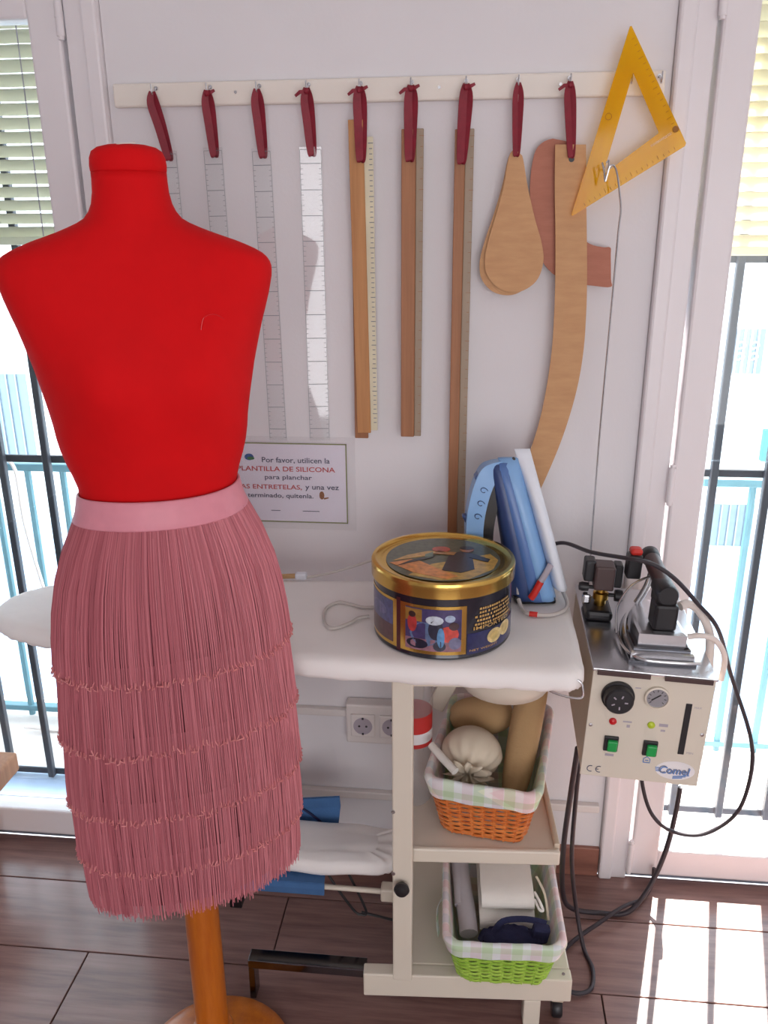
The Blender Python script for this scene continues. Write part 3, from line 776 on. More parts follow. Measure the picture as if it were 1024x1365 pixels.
b = MB(); b.box((-0.450, -0.0034, 1.0), (0.022, 0.0004, 0.0016)); b.box((-0.365, -0.0034, 1.0), (0.040, 0.0004, 0.0016)); b.build('small_print', 'ink', t)
MB().prism(arc_pts(-0.507, 1.130, 0.011, 0.008, 14), -0.0037, -0.0033).build('emblem', 'ink_blue', t)
MB().prism(arc_pts(-0.503, 1.127, 0.009, 0.004, 12), -0.0039, -0.0036).build('emblem', 'ink_green', t)
MB().prism(arc_pts(-0.338, 1.040, 0.006, 0.010, 12), -0.0037, -0.0033).build('emblem', 'ink_brown', t)
MB().prism([(-0.333, 1.030), (-0.322, 1.033), (-0.322, 1.036), (-0.334, 1.034)], -0.0037, -0.0033).build('emblem', 'ink_brown', t)
MB().box((-0.42, -0.0044, 1.068), (0.325, 0.0006, 0.225)).build('plastic_sleeve', 'sleeve', t)

# ------------------------------------------------------------------ wall socket and conduit
t = thing('wall_socket', (-0.215, -0.02, 0.39), 'cream double power socket box on the wall behind the ironing table', 'socket')
MB().box((-0.206, -0.02, 0.447), (0.165, 0.038, 0.112), 0.005).build('box', 'socket', t)
for x in (-0.245, -0.172):
    pl = MB().box((x, -0.041, 0.446), (0.062, 0.008, 0.064), 0.003).build('plate', 'socket', t)
    MB().lathe([(0.024, -0.0458), (0.024, -0.0448), (0.0225, -0.0448)], (x, 0, 0.446), 28, 'y').build('recess', 'greyprint', pl)
    hh = MB()
    for dx, dz in ((-0.009, 0.0), (0.009, 0.0)): hh.lathe([(0.003, -0.0465), (0.003, -0.0455)], (x + dx, 0, 0.446 + dz), 10, 'y')
    for dz in (-0.022, 0.022): hh.box((x, -0.046, 0.446 + dz), (0.005, 0.001, 0.006))
    hh.build('contacts', 'black', pl)
tag(MB().box((-0.52, -0.009, 0.462), (0.462, 0.018, 0.02), 0.003).build('cable_conduit', 'socket'), 'white cable conduit leading to the wall socket', 'conduit')
tag(MB().box((-0.19, -0.009, 0.215), (1.10, 0.018, 0.022), 0.003).build('cable_conduit', 'socket'), 'white cable conduit low on the wall above the skirting', 'conduit')

# ================================================================== IRONING TABLE
tab = thing('ironing_table', (-0.05, -0.3, 0), 'cream steel ironing table with white padded board and shelves', 'ironing table')
RT = Matrix.Translation((-0.109, -0.476, 0)) @ Matrix.Rotation(R(3.4), 4, 'Z') @ Matrix.Translation((0.109, 0.476, 0))
outl = [(0.222, -0.46), (0.224, -0.32), (0.222, -0.17), (0.212, -0.135), (0.18, -0.122), (0.0, -0.118), (-0.2, -0.122), (-0.4, -0.135), (-0.6, -0.155), (-0.78, -0.175), (-0.88, -0.19), (-0.945, -0.225), (-0.98, -0.275), (-0.985, -0.325), (-0.96, -0.375), (-0.90, -0.415), (-0.80, -0.445), (-0.65, -0.468), (-0.48, -0.482), (-0.3, -0.502), (-0.1, -0.510), (0.05, -0.513), (0.17, -0.513), (0.208, -0.500)]
pp = [Vector((x, y, 0)) for x, y in outl]
loop = spline(pp + [pp[0], pp[1]], 10)[: 10 * len(pp)]
cen = Vector((-0.35, -0.31, 0))
def off_ring(d, z, wr=0.0):
    out = []; n = len(loop)
    for i, p in enumerate(loop):
        tg = (loop[(i + 1) % n] - loop[i - 1]).normalized(); nr = Vector((tg.y, -tg.x, 0))
        if nr.dot(p - cen) < 0 and False: nr = -nr
        nr = -nr if (p + nr * 0.01 - cen).length < (p - cen).length and abs(p.x - cen.x) > 0.3 else nr
        out.append(Vector((p.x, p.y, z)) - nrm_out[i] * d + Vector((0, 0, wr * (math.sin(i * 1.9) * 0.6 + math.sin(i * 0.83 + 1) * 0.6))))
    return out
n = len(loop)
area = sum(loop[i].x * loop[(i + 1) % n].y - loop[(i + 1) % n].x * loop[i].y for i in range(n))
nrm_out = []
for i in range(n):
    tg = (loop[(i + 1) % n] - loop[i - 1]).normalized()
    nrm_out.append(Vector((tg.y, -tg.x, 0)) if area > 0 else Vector((-tg.y, tg.x, 0)))
def spine_ring(f, z):
    out = []
    for p in loop:
        c = Vector((max(-0.83, min(0.10, p.x)), 0, 0)); c.y = -0.315
        q = p + (c - p) * f
        out.append(Vector((q.x, q.y, z)))
    return out
MB().rings([off_ring(0.03, 0.846), off_ring(0.014, 0.844, 0.0015), off_ring(0.003, 0.847, 0.002), off_ring(0.0, 0.855, 0.002), off_ring(0.0005, 0.866, 0.0015), off_ring(0.004, 0.876, 0.001), off_ring(0.012, 0.8825, 0.0006), spine_ring(0.16, 0.885), spine_ring(0.5, 0.8855), spine_ring(0.9, 0.8855)]).build('padded_board', 'cover', tab, 'all')
MB(RT).box((0.02, -0.476, 0.845), (0.29, 0.02, 0.034), 0.002).build('apron', 'cream', tab)
MB().box((0.02, -0.20, 0.835), (0.29, 0.02, 0.03), 0.002).build('apron', 'cream', tab)
MB().box((-0.109, -0.476, 0.4855), (0.040, 0.026, 0.735), 0.003).build('post', 'cream', tab)
MB().box((-0.109, -0.10, 0.49), (0.040, 0.026, 0.72), 0.003).build('post', 'cream', tab)
MB().box((0.185, -0.085, 0.62), (0.03, 0.02, 0.44), 0.003).build('post', 'creamdark', tab)
MB(RT).box((0.060, -0.265, 0.424), (0.300, 0.36, 0.012), 0.003).build('shelf', 'cream', tab)
MB(RT).box((0.060, -0.449, 0.416), (0.300, 0.012, 0.034), 0.004).build('shelf_lip', 'cream', tab)
MB(RT).box((0.205, -0.265, 0.430), (0.012, 0.35, 0.022), 0.003).build('shelf_edge', 'creamdark', tab)
MB(RT).box((0.028, -0.470, 0.099), (0.442, 0.030, 0.060), 0.003).build('foot_beam', 'cream', tab)
MB(RT).box((0.075, -0.265, 0.123), (0.345, 0.38, 0.012), 0.003).build('platform', 'cream', tab)
MB().box((0.05, -0.085, 0.099), (0.40, 0.030, 0.05), 0.003).build('foot_beam', 'cream', tab)
MB(RT).box((0.168, -0.470, 0.0345), (0.036, 0.030, 0.069), 0.003).build('leg', 'cream', tab)
for x, y in ((0.224, -0.436), (0.20, -0.12), (-0.15, -0.12)):
    c = MB().lathe([(0.0, -0.011), (0.020, -0.011), (0.023, -0.007), (0.023, 0.007), (0.020, 0.011), (0.0, 0.011)], (x, y, 0.0240), 22, 'x').build('castor', 'black', tab, True)
    MB().box((x, y, 0.082), (0.026, 0.026, 0.070), 0.003).build('castor_fork', 'creamdark', c)
MB().box((-0.322, -0.445, 0.098), (0.262, 0.034, 0.022), 0.002).build('chrome_bar', 'chrome', tab)
MB().box((-0.446, -0.445, 0.0445), (0.014, 0.034, 0.089), 0.002).build('chrome_leg', 'chrome', tab)
k = MB(); k.lathe([(0.006, -0.489), (0.006, -0.497), (0.014, -0.499), (0.016, -0.506), (0.012, -0.513), (0.001, -0.515)], (-0.109, 0, 0.375), 20, 'y'); k.build('knob', 'black', tab, True)
MB().lathe([(0.002, 0.757), (0.05, 0.760), (0.085, 0.774), (0.10, 0.80), (0.103, 0.845)], (0.085, -0.36, 0), 32).build('suction_bowl', 'cream', tab, 'all')
MB().tube(spline([(0.150, -0.488, 0.868), (0.152, -0.495, 0.845), (0.175, -0.500, 0.835), (0.205, -0.505, 0.832), (0.216, -0.505, 0.838), (0.212, -0.503, 0.862), (0.200, -0.500, 0.868)], 5), 0.0022, 8).build('wire_loop', 'steel', tab, True)
for z in (0.868, 0.55, 0.40): MB().lathe([(0.004, -0.491), (0.004, -0.489)], (-0.124 if z > 0.8 else -0.127, 0, z), 10, 'y').build('bolt', 'steel', tab)
MB(RT).lathe([(0.0035, 0.1285), (0.0035, 0.131)], (0.232, -0.470, 0), 10).build('bolt', 'steel', tab)
MB().box((0.0, -0.13, 0.70), (0.040, 0.012, 0.30), 0.002, rot=Matrix.Rotation(R(24), 3, 'Y')).build('brace', 'cream', tab)

# lower sleeve board behind the post
t = thing('sleeve_board', (-0.38, -0.3, 0.1), 'small white padded sleeve board below the ironing table', 'sleeve board')
sl = [(-0.16, -0.355), (-0.14, -0.34), (-0.135, -0.30), (-0.14, -0.25), (-0.16, -0.235), (-0.3, -0.225), (-0.5, -0.235), (-0.62, -0.255), (-0.66, -0.285), (-0.65, -0.32), (-0.6, -0.345), (-0.45, -0.36), (-0.3, -0.368)]
sp = [Vector((x, y, 0)) for x, y in sl]
lp = spline(sp + [sp[0], sp[1]], 8)[: 8 * len(sp)]
def srg(f, z): return [Vector((-0.39 + (p.x + 0.39) * (1 - f * 0.35), -0.297 + (p.y + 0.297) * (1 - f), z + 0.002 * math.sin(i * 0.9))) for i, p in enumerate(lp)]
MB().rings([srg(0.15, 0.268), srg(0.03, 0.270), srg(0.0, 0.278), srg(0.0, 0.290), srg(0.04, 0.299), srg(0.15, 0.303), srg(0.5, 0.304)]).build('padded_top', 'cover', t, 'all')
MB().tube([(-0.62, -0.345, 0.222), (-0.165, -0.352, 0.222)], 0.006, 10).build('rail', 'cream', t, True)
MB().box((-0.152, -0.352, 0.222), (0.032, 0.03, 0.034), 0.004).build('bracket', 'cream', t)
MB().tube(spline([(-0.29, -0.34, 0.265), (-0.285, -0.345, 0.245), (-0.235, -0.345, 0.16), (-0.215, -0.345, 0.145), (-0.205, -0.34, 0.155), (-0.25, -0.335, 0.265)], 5), 0.003, 8).build('wire_stand', 'black', t, True)
MB().tube([(-0.215, -0.34, 0.147), (-0.132, -0.33, 0.118)], 0.003, 8).build('wire_stand', 'black', t, True)
MB().box((-0.52, -0.30, 0.187), (0.03, 0.03, 0.165), 0.003).build('support', 'black', t)
# blue cloth over the sleeve board
t = thing('blue_cloth', (-0.40, -0.25, 0.2), 'blue cotton cloth wrapped behind and under the sleeve board', 'cloth')
m = MB()
m.ribbon([(-0.378, -0.205, 0.342), (-0.374, -0.202, 0.315), (-0.372, -0.205, 0.285), (-0.372, -0.208, 0.25)], [0.195, 0.188, 0.175, 0.165], 0.006, (1, 0, 0))
m.build('folded_back', 'denim', t)
m = MB(); m.ribbon([(-0.40, -0.2095, 0.338), (-0.35, -0.2095, 0.302), (-0.305, -0.2095, 0.262)], [0.004, 0.005, 0.004], 0.003, (0, 0, 1)); m.build('fold_edge', 'navy', t)
m = MB(); m.ribbon([(-0.385, -0.385, 0.262), (-0.385, -0.388, 0.250), (-0.385, -0.386, 0.233)], [0.19, 0.19, 0.188], 0.004, (1, 0, 0)); m.build('front_hem', 'denim', t)
m = MB(); m.ribbon([(-0.385, -0.386, 0.2625), (-0.385, -0.30, 0.2605), (-0.385, -0.208, 0.252)], [0.19, 0.17, 0.15], 0.004, (1, 0, 0)); m.build('underside', 'denim', t)

# ================================================================== BISCUIT TIN
TC = Vector((-0.042, -0.354, 0.8866)); TR = 0.1335
tin = thing('biscuit_tin', TC, 'round black and gold biscuit tin with printed pictures', 'tin')
body = MB().lathe([(TR - 0.006, 0.0), (TR - 0.001, 0.001), (TR, 0.004), (TR - 0.0012, 0.007), (TR - 0.0012, 0.124)], TC, 72).build('body', 'tinblack', tin, True)
LZ = 0.150
lid = MB().lathe([(TR + 0.0005, 0.120), (TR + 0.0035, 0.122), (TR + 0.0035, 0.140), (TR + 0.0045, 0.145), (TR + 0.0025, LZ), (TR - 0.004, LZ + 0.0005), (TR - 0.010, LZ - 0.004), (TR - 0.018, LZ - 0.0055), (0.0, LZ - 0.005)], TC, 72).build('lid', 'gold', tin, True)
def cyl(poly, rad, m, name, par, ):
    """polygon in (degrees from front, height) wrapped on the tin as a thin plate"""
    vs = []
    for rr in (rad, rad - 0.0004):
        for a, h in poly: vs.append(TC + Vector((rr * math.sin(R(a)), -rr * math.cos(R(a)), h)))
    n = len(poly); fs = [tuple(range(n)), tuple(range(2 * n - 1, n - 1, -1))] + [(k, (k + 1) % n, n + (k + 1) % n, n + k) for k in range(n)]
    return MB().add(vs, fs).build(name, m, par)
def strip(a0, a1, h0, h1, rad, m, name, par):
    b = MB(); k = max(2, int(abs(a1 - a0) / 3)); vs = []; fs = []
    for i in range(k + 1):
        a = a0 + (a1 - a0) * i / k
        for rr, h in ((rad, h0), (rad, h1), (rad - 0.0005, h1), (rad - 0.0005, h0)): vs.append(TC + Vector((rr * math.sin(R(a)), -rr * math.cos(R(a)), h)))
    for i in range(k):
        for q in range(4): fs.append((i * 4 + q, i * 4 + (q + 1) % 4, i * 4 + 4 + (q + 1) % 4, i * 4 + 4 + q))
    fs += [(0, 1, 2, 3), (k * 4 + 3, k * 4 + 2, k * 4 + 1, k * 4)]
    return b.add(vs, fs).build(name, m, par)
col_m = {}
def cm(rgb):
    if rgb not in col_m: col_m[rgb] = mat('tin_print_%d_%d_%d' % rgb, rgb, 0.3, var=0.25, vscale=90, coat=0.3)
    return col_m[rgb]
r0 = TR
for a0, a1, base_c in ((-33, 21, (70, 60, 104)), (-83, -37, (84, 84, 124))):
    fr = strip(a0, a1, 0.010, 0.106, r0 - 0.0004, 'gold', 'picture_frame', body)
    strip(a0 + 5, a1 - 4, 0.017, 0.100, r0 + 0.0002, cm(base_c), 'picture', body)
strip(-37, -33, 0.006, 0.112, r0 - 0.0004, 'maroon', 'stripe', body)
def blob(a, h, ra, rh, c, lvl, seg=14):
    cyl(arc_pts(a, h, ra, rh, seg), r0 + 0.0004 + 0.00025 * lvl, cm(c), 'picture_patch', body)
# front picture: generic figures at a festive table
strip(-28, 17, 0.017, 0.040, r0 + 0.0004, cm((150, 108, 120)), 'picture_patch', body)
strip(-28, -14, 0.074, 0.098, r0 + 0.0004, cm((150, 110, 50)), 'picture_patch', body)
blob(-12, 0.050, 12, 0.024, (96, 116, 150), 1); blob(-18, 0.030, 9, 0.010, (30, 30, 50), 2); blob(-3, 0.060, 6, 0.020, (40, 40, 60), 2)
blob(-4, 0.079, 7, 0.009, (196, 204, 214), 3); blob(7, 0.052, 8, 0.016, (206, 74, 64), 2); blob(-22, 0.070, 4, 0.018, (176, 58, 56), 2); blob(-22, 0.087, 3, 0.006, (60, 40, 40), 3)
blob(8, 0.083, 4, 0.007, (170, 186, 210), 2); blob(0, 0.028, 5, 0.010, (60, 60, 76), 3); blob(12, 0.034, 5, 0.012, (120, 120, 150), 3); blob(11, 0.068, 4, 0.008, (70, 46, 50), 3); blob(1, 0.045, 3, 0.02, (90, 140, 186), 3)
# side picture
strip(-78, -41, 0.017, 0.052, r0 + 0.0004, cm((88, 56, 58)), 'picture_patch', body); blob(-60, 0.074, 12, 0.012, (110, 106, 146), 1)
# dark text field
def cyl_text(txt, a0, a1, h, hh, m, name='lettering'):
    vs, fs = text_geo(txt, a1 - a0, hh, 0, 0.01)
    rr = r0 + 0.0004
    MB().add([TC + Vector((rr * math.sin(R(a0 + x)), -rr * math.cos(R(a0 + x)), h + y)) for x, y in vs], fs).build(name, m, body, fixn=False)
strip(22, 88, 0.008, 0.050, r0 - 0.0003, cm((44, 48, 92)), 'stripe', body)
for i, (a0, a1) in enumerate(((32, 68), (32, 70), (28, 70), (30, 68), (28, 70))):
    b = MB(); h = 0.094 - 0.0075 * i; a = a0; vs = []; fs = []
    while a < a1:
        w_ = rnd.uniform(1.2, 2.4); nn = len(vs)
        for aa, h2 in ((a, h), (a + w_, h), (a + w_, h + 0.0042), (a, h + 0.0042)): vs.append(TC + Vector(((r0 + 0.0003) * math.sin(R(aa)), -(r0 + 0.0003) * math.cos(R(aa)), h2)))
        fs.append((nn, nn + 1, nn + 2, nn + 3)); a += w_ + (0.7 if rnd.random() < 0.75 else 1.8)
    b.add(vs, fs).build('small_print', 'goldink', body, fixn=False)
cyl_text('IMPORTED', 27, 66, 0.0555, 0.0068, 'goldink')
cyl_text('NET WEIGHT', 24, 52, 0.0135, 0.0042, 'goldink')
blob(48, 0.034, 8, 0.0145, (214, 190, 130), 2, 22); blob(62, 0.038, 8, 0.0145, (222, 198, 140), 3, 22)
blob(48, 0.034, 5, 0.009, (200, 172, 108), 3, 18); blob(62, 0.038, 5, 0.009, (206, 178, 116), 4, 18)
# lid picture: generic dancers on an olive ground
LT = TC.z + LZ - 0.0046
def lidp(poly, c, lvl, name='picture_patch'):
    z0 = LT + 0.0004 * lvl
    vs = [(TC.x + x, TC.y + y, z) for z in (z0, z0 - 0.0005) for x, y in poly]; nn = len(poly)
    MB().add(vs, [tuple(range(nn)), tuple(range(2 * nn - 1, nn - 1, -1))] + [(k, (k + 1) % nn, nn + (k + 1) % nn, nn + k) for k in range(nn)]).build(name, cm(c), lid)
lidp(arc_pts(0, 0, 0.109, 0.109, 56), (92, 94, 76), 1, 'picture')
lidp([(-0.06, -0.085), (0.0, -0.105), (0.05, -0.095), (0.095, -0.045), (0.105, 0.0), (0.09, 0.03), (0.04, 0.0), (-0.02, -0.03)], (196, 158, 76), 2)
lidp([(-0.10, -0.03), (-0.05, -0.075), (0.01, -0.100), (0.03, -0.085), (-0.01, -0.05), (-0.04, -0.02), (-0.06, -0.01)], (220, 142, 72), 3)
lidp([(-0.095, -0.02), (-0.03, 0.01), (-0.01, 0.035), (-0.03, 0.035), (-0.07, 0.01)], (206, 160, 90), 3)
lidp([(-0.085, -0.045), (-0.02, 0.0), (-0.015, 0.015), (-0.06, -0.015)], (40, 34, 36), 4)
lidp([(0.0, -0.06), (0.035, -0.07), (0.06, -0.05), (0.055, 0.03), (0.03, 0.035), (0.01, 0.01)], (46, 38, 48), 4)
lidp([(0.05, 0.03), (0.09, 0.0), (0.085, -0.015), (0.05, 0.005)], (50, 42, 48), 5)
lidp(arc_pts(0.045, 0.046, 0.014, 0.014, 14), (150, 96, 60), 5); lidp(arc_pts(0.045, 0.054, 0.014, 0.009, 14), (50, 36, 30), 6)
lidp(arc_pts(-0.005, 0.044, 0.018, 0.015, 14), (178, 74, 54), 5); lidp([(-0.02, 0.02), (0.02, 0.015), (0.025, 0.03), (-0.01, 0.035)], (170, 120, 66), 5)
lidp([(-0.035, 0.015), (-0.02, 0.03), (-0.02, 0.005), (-0.035, 0.0)], (110, 130, 110), 5)

# ================================================================== BLUE STEAM IRON
# local frame: s along the heel->nose axis (up), h away from the sole (towards -x), w across
IT = Matrix.Translation((0.190, -0.182, 0.8920)) @ Matrix.Rotation(R(6), 4, 'Z') @ Matrix(((1.06, 0, -0.32, 0), (0, 1.06, 0, 0), (0, 0, 1.06, 0), (0, 0, 0, 1)))
# local x: + is the sole side; z up; y across
iron = thing('steam_iron', (0.14, -0.22, 0.885), 'blue steam iron with white sole shield standing on its heel', 'iron')
def wprof(s):   # half width of the sole planform
    s = max(0, min(1, s)); return 0.054 * (1 - s ** 2.6) ** 0.62 + 0.001
def iron_loft(s0, s1, h0f, h1f, wf, L=0.285, n=22, rnd_=6, xoff=0.0):
    rgs = []
    for i in range(n + 1):
        s = s0 + (s1 - s0) * i / n; w = wprof(s) * wf(s); a, b = h0f(s), h1f(s)
        ring = []
        for k in range(28):
            th = 2 * math.pi * k / 28; c, q = math.cos(th), math.sin(th)
            y = w * math.copysign(abs(q) ** 0.8, q); x = -(a + b) / 2 + (b - a) / 2 * math.copysign(abs(c) ** 0.8, c)
            ring.append((x + xoff, y, s * L))
        rgs.append(ring)
    return MB(IT).rings(rgs)
iron_loft(0.10, 1.05, lambda s: -0.024, lambda s: 0.006, lambda s: 1.08, xoff=0.004).build('sole_shield', 'ironwhite', iron, 'all')
iron_loft(0.015, 0.99, lambda s: -0.002, lambda s: 0.046 - 0.008 * s, lambda s: 0.98).build('skirt', 'ironlight', iron, 'all')
iron_loft(0.01, 0.965, lambda s: 0.010, lambda s: 0.066 - 0.016 * s, lambda s: 0.95).build('housing', 'ironmid', iron, 'all')
iron_loft(0.01, 0.955, lambda s: 0.026 - 0.004 * s, lambda s: 0.090 - 0.034 * s, lambda s: 0.88).build('water_tank', 'irondark', iron, 'all')
hp = spline([(-0.030, 0, 0.262), (-0.052, 0, 0.258), (-0.068, 0, 0.248), (-0.090, 0, 0.215), (-0.112, 0, 0.170), (-0.126, 0, 0.125), (-0.124, 0, 0.085), (-0.105, 0, 0.055), (-0.075, 0, 0.040)], 6)
nh = len(hp); wd = [0.022 + 0.018 * math.sin(math.pi * i / (nh - 1)) for i in range(nh)]
MB(IT).ribbon(hp, wd, 0.032, (0, 1, 0)).build('handle', 'ironlight', iron)
hp2 = [p + Vector((0.020, 0, -0.010)) for p in hp[4:-2]]
MB(IT).ribbon(hp2, [w * 0.92 for w in wd[4:-2]], 0.026, (0, 1, 0)).build('grip', 'black', iron)
MB(IT).box((-0.082, 0, 0.245), (0.02, 0.03, 0.016), 0.004, rot=Matrix.Rotation(R(-40), 3, 'Y')).build('spray_button', 'ironmid', iron)
MB(IT).box((-0.130, 0, 0.155), (0.012, 0.018, 0.03), 0.004, rot=Matrix.Rotation(R(-14), 3, 'Y')).build('dial', 'irondark', iron)
b = MB(IT)
for i in range(3):
    cx, cz = -0.083 - 0.013 * i, 0.222 - 0.026 * i
    b.tube([(cx + 0.008 * math.cos(a) * (1 - a / 8), -0.0195 - 0.0012 * i, cz + 0.008 * math.sin(a) * (1 - a / 8)) for a in [0.5 * q for q in range(12)]], 0.0009, 5)
b.build('printed_swirl', 'irondark', iron)
MB(IT).box((-0.044, 0, 0.004), (0.082, 0.092, 0.018), 0.006).build('heel', 'black', iron)
MB(IT).lathe([(0.003, -0.055), (0.003, -0.053)], (-0.012, 0.0, 0.295), 8, 'y').build('rivet', 'black', iron)
MB(IT).tube(spline([(0.004, -0.056, 0.085), (-0.010, -0.060, 0.068), (-0.030, -0.061, 0.045)], 4), 0.0055, 10).build('shield_strap', 'greyprint', iron, True)
MB(IT).tube(spline([(-0.024, -0.062, 0.052), (-0.042, -0.062, 0.028), (-0.052, -0.060, 0.016)], 4), 0.0062, 10).build('cord_sleeve', 'redplastic', iron, True)
MB().tube(spline([(0.208, -0.19, 0.900), (0.214, -0.225, 0.8915), (0.206, -0.262, 0.891), (0.178, -0.288, 0.891), (0.15, -0.294, 0.892), (0.128, -0.290, 0.893), (0.118, -0.27, 0.895), (0.112, -0.25, 0.905)], 6), 0.0042, 10).build('wrapped_cord', 'cordgrey', iron, True)
MB().tube(spline([(0.148, -0.2945, 0.893), (0.132, -0.2915, 0.893)], 3), 0.0055, 10).build('cord_sleeve', 'redplastic', iron, True)
MB().tube(spline([(0.14, -0.19, 1.01), (0.11, -0.21, 1.0), (0.105, -0.22, 0.97), (0.108, -0.232, 0.945), (0.112, -0.235, 0.91)], 5), 0.0035, 8).build('wrapped_cord', 'cordgrey', iron, True)
tag(MB().tube(spline([(-0.145, -0.265, 0.8900), (-0.20, -0.285, 0.8900), (-0.235, -0.272, 0.8900), (-0.262, -0.265, 0.8900), (-0.283, -0.30, 0.8900), (-0.275, -0.36, 0.8900), (-0.255, -0.385, 0.8900), (-0.225, -0.36, 0.8900), (-0.21, -0.335, 0.8900), (-0.190, -0.325, 0.8900)], 6), 0.0034, 8).build('power_cord', 'cordgrey', None, True), 'light grey power cord looped on the ironing board beside the tin', 'cord')
t = thing('extension_cord', (-0.28, -0.13, 0.88), 'grey cord with a white plug lying along the wall side of the board', 'cord')
MB().tube(spline([(-0.165, -0.085, 0.935), (-0.22, -0.09, 0.912), (-0.29, -0.11, 0.894), (-0.345, -0.137, 0.8895), (-0.36, -0.14, 0.8895)], 6), 0.0032, 8).build('cord', 'cordgrey', t, True)
MB().box((-0.366, -0.14, 0.893), (0.026, 0.018, 0.015), 0.004).build('plug', 'ironwhite', t)
MB().tube([(-0.38, -0.14, 0.892), (-0.44, -0.148, 0.891)], 0.006, 8).build('sheath', 'tan', t, True)

# ================================================================== STEAM GENERATOR
GW, GH, GD = 0.218, 0.228, 0.37
GT = Matrix.Translation((0.344, -0.455, 0.745)) @ Matrix.Rotation(R(2.4), 4, 'Y') @ Matrix.Rotation(R(-1.5), 4, 'Z')
gen = thing('steam_generator', (0.34, -0.27, 0.63), 'cream steam generator box with dials hung beside the ironing table', 'steam generator')
MB(GT).box((0, GD / 2 + 0.002, 0), (GW - 0.004, GD, GH - 0.004), 0.002).build('casing', 'creamdark', gen)
panel = MB(GT).box((0, 0, 0), (GW, 0.004, GH), 0.0012).build('front_panel', 'cream', gen)
def loc(u, v): return ((u - 0.5) * GW, (0.5 - v) * GH)
MB(GT).box((0, GD / 2, GH / 2 + 0.002), (GW + 0.004, GD + 0.012, 0.006), 0.0015).build('steel_top', 'steel', gen)
for x, w_ in ((-0.055, 0.095), (0.06, 0.085)): MB(GT).box((x, -0.0075, GH / 2 - 0.002), (w_, 0.003, 0.010), 0.001).build('top_flange', 'darkbrown', gen)
x, z = loc(0.225, 0.215)
kb = MB(GT); prof = []
for i in range(40):
    pass
kb.lathe([(0.030, -0.002), (0.030, -0.008), (0.027, -0.010), (0.026, -0.024), (0.023, -0.027), (0.001, -0.0275)], (x, 0, z), 36, 'y'); kn_ = kb.build('control_knob', 'black', panel, True)
mk = MB(GT)
for i in range(5): mk.box((x + 0.012 * math.cos(1.2 * i), -0.0278, z + 0.012 * math.sin(1.2 * i)), (0.006, 0.0006, 0.0025), rot=Matrix.Rotation(-1.2 * i, 3, 'Y'))
mk.build('knob_marks', 'greyprint', panel)
x, z = loc(0.545, 0.195)
MB(GT).lathe([(0.0225, -0.002), (0.0225, -0.008), (0.0195, -0.009), (0.0190, -0.006)], (x, 0, z), 36, 'y').build('gauge_bezel', 'cream', panel, True)
MB(GT).lathe([(0.0192, -0.004), (0.0192, -0.0062), (0.0005, -0.0062)], (x, 0, z), 30, 'y').build('gauge_dial', 'gauge', panel)
mk = MB(GT)
for i in range(9):
    a = R(-40 + 260 * i / 8); mk.box((x + 0.0145 * math.cos(a), -0.0066, z + 0.0145 * math.sin(a)), (0.004, 0.0005, 0.0011), rot=Matrix.Rotation(-a, 3, 'Y'))
mk.box((x - 0.002, -0.0068, z + 0.001), (0.020, 0.0006, 0.0022), rot=Matrix.Rotation(R(-38), 3, 'Y'))
mk.build('gauge_needle', 'black', panel)
x, z = loc(0.215, 0.455); MB(GT).lathe([(0.0068, -0.002), (0.0068, -0.005), (0.004, -0.0075), (0.0005, -0.008)], (x, 0, z), 20, 'y').build('indicator_lamp', 'redlamp', panel, True)
x, z = loc(0.535, 0.455); MB(GT).lathe([(0.0068, -0.002), (0.0068, -0.005), (0.004, -0.0075), (0.0005, -0.008)], (x, 0, z), 20, 'y').build('indicator_lamp', 'limelamp', panel, True)
for u, v in ((0.225, 0.665), (0.555, 0.672)):
    x, z = loc(u, v)
    fr = MB(GT).box((x, -0.004, z), (0.026, 0.006, 0.031), 0.001).build('switch_frame', 'black', panel)
    MB(GT).box((x + 0.002, -0.009, z - 0.002), (0.018, 0.008, 0.024), 0.002, rot=Matrix.Rotation(R(8), 3, 'X')).build('rocker', 'greenswitch', panel)
x, z = loc(0.815, 0.465); MB(GT).box((x, -0.0025, z), (0.011, 0.0025, 0.108), 0.0005).build('level_slot', 'black', panel)
for u, v in ((0.035, 0.51), (0.962, 0.50)):
    x, z = loc(u, v); MB(GT).lathe([(0.0035, -0.002), (0.0035, -0.0035), (0.001, -0.004)], (x, 0, z), 12, 'y').build('screw', 'steel', panel, True)
def gtext(txt, u, v, h, m, w=None, shear=0, bold=0.0, name='lettering', dy=-0.0024, ox=0, oz=0):
    vs, fs = text_geo(txt, w, h, shear, bold); x, z = loc(u, v)
    MB(GT).add([(x + ox + a, dy, z + oz + b) for a, b in vs], fs).build(name, m, panel, fixn=False)
x, z = loc(0.795, 0.865)
MB(GT).prism(arc_pts(x, z, 0.036, 0.020, 36), -0.0026, -0.0020).build('logo_oval', 'whiteprint', panel)
gtext('Comel', 0.655, 0.895, 0.016, 'bluelogo', 0.056, 0.15, 0.02, dy=-0.0028, ox=0.002, oz=-0.002)
gtext('Comel', 0.655, 0.895, 0.016, 'logoface', 0.056, 0.15, 0.005, dy=-0.0031)
b = MB(GT)
for i in range(3): b.box((x - 0.033 + 0.0008 * i, -0.0028, z + 0.003 - 0.0035 * i), (0.008, 0.0004, 0.0018))
for i in range(3): b.box((x + 0.012 - 0.003 * i, -0.0028, z - 0.0105 - 0.0028 * i), (0.030 - 0.006 * i, 0.0004, 0.0016), rot=Matrix.Rotation(R(-9), 3, 'Y'))
b.build('logo_stripes', 'bluelogo', panel)
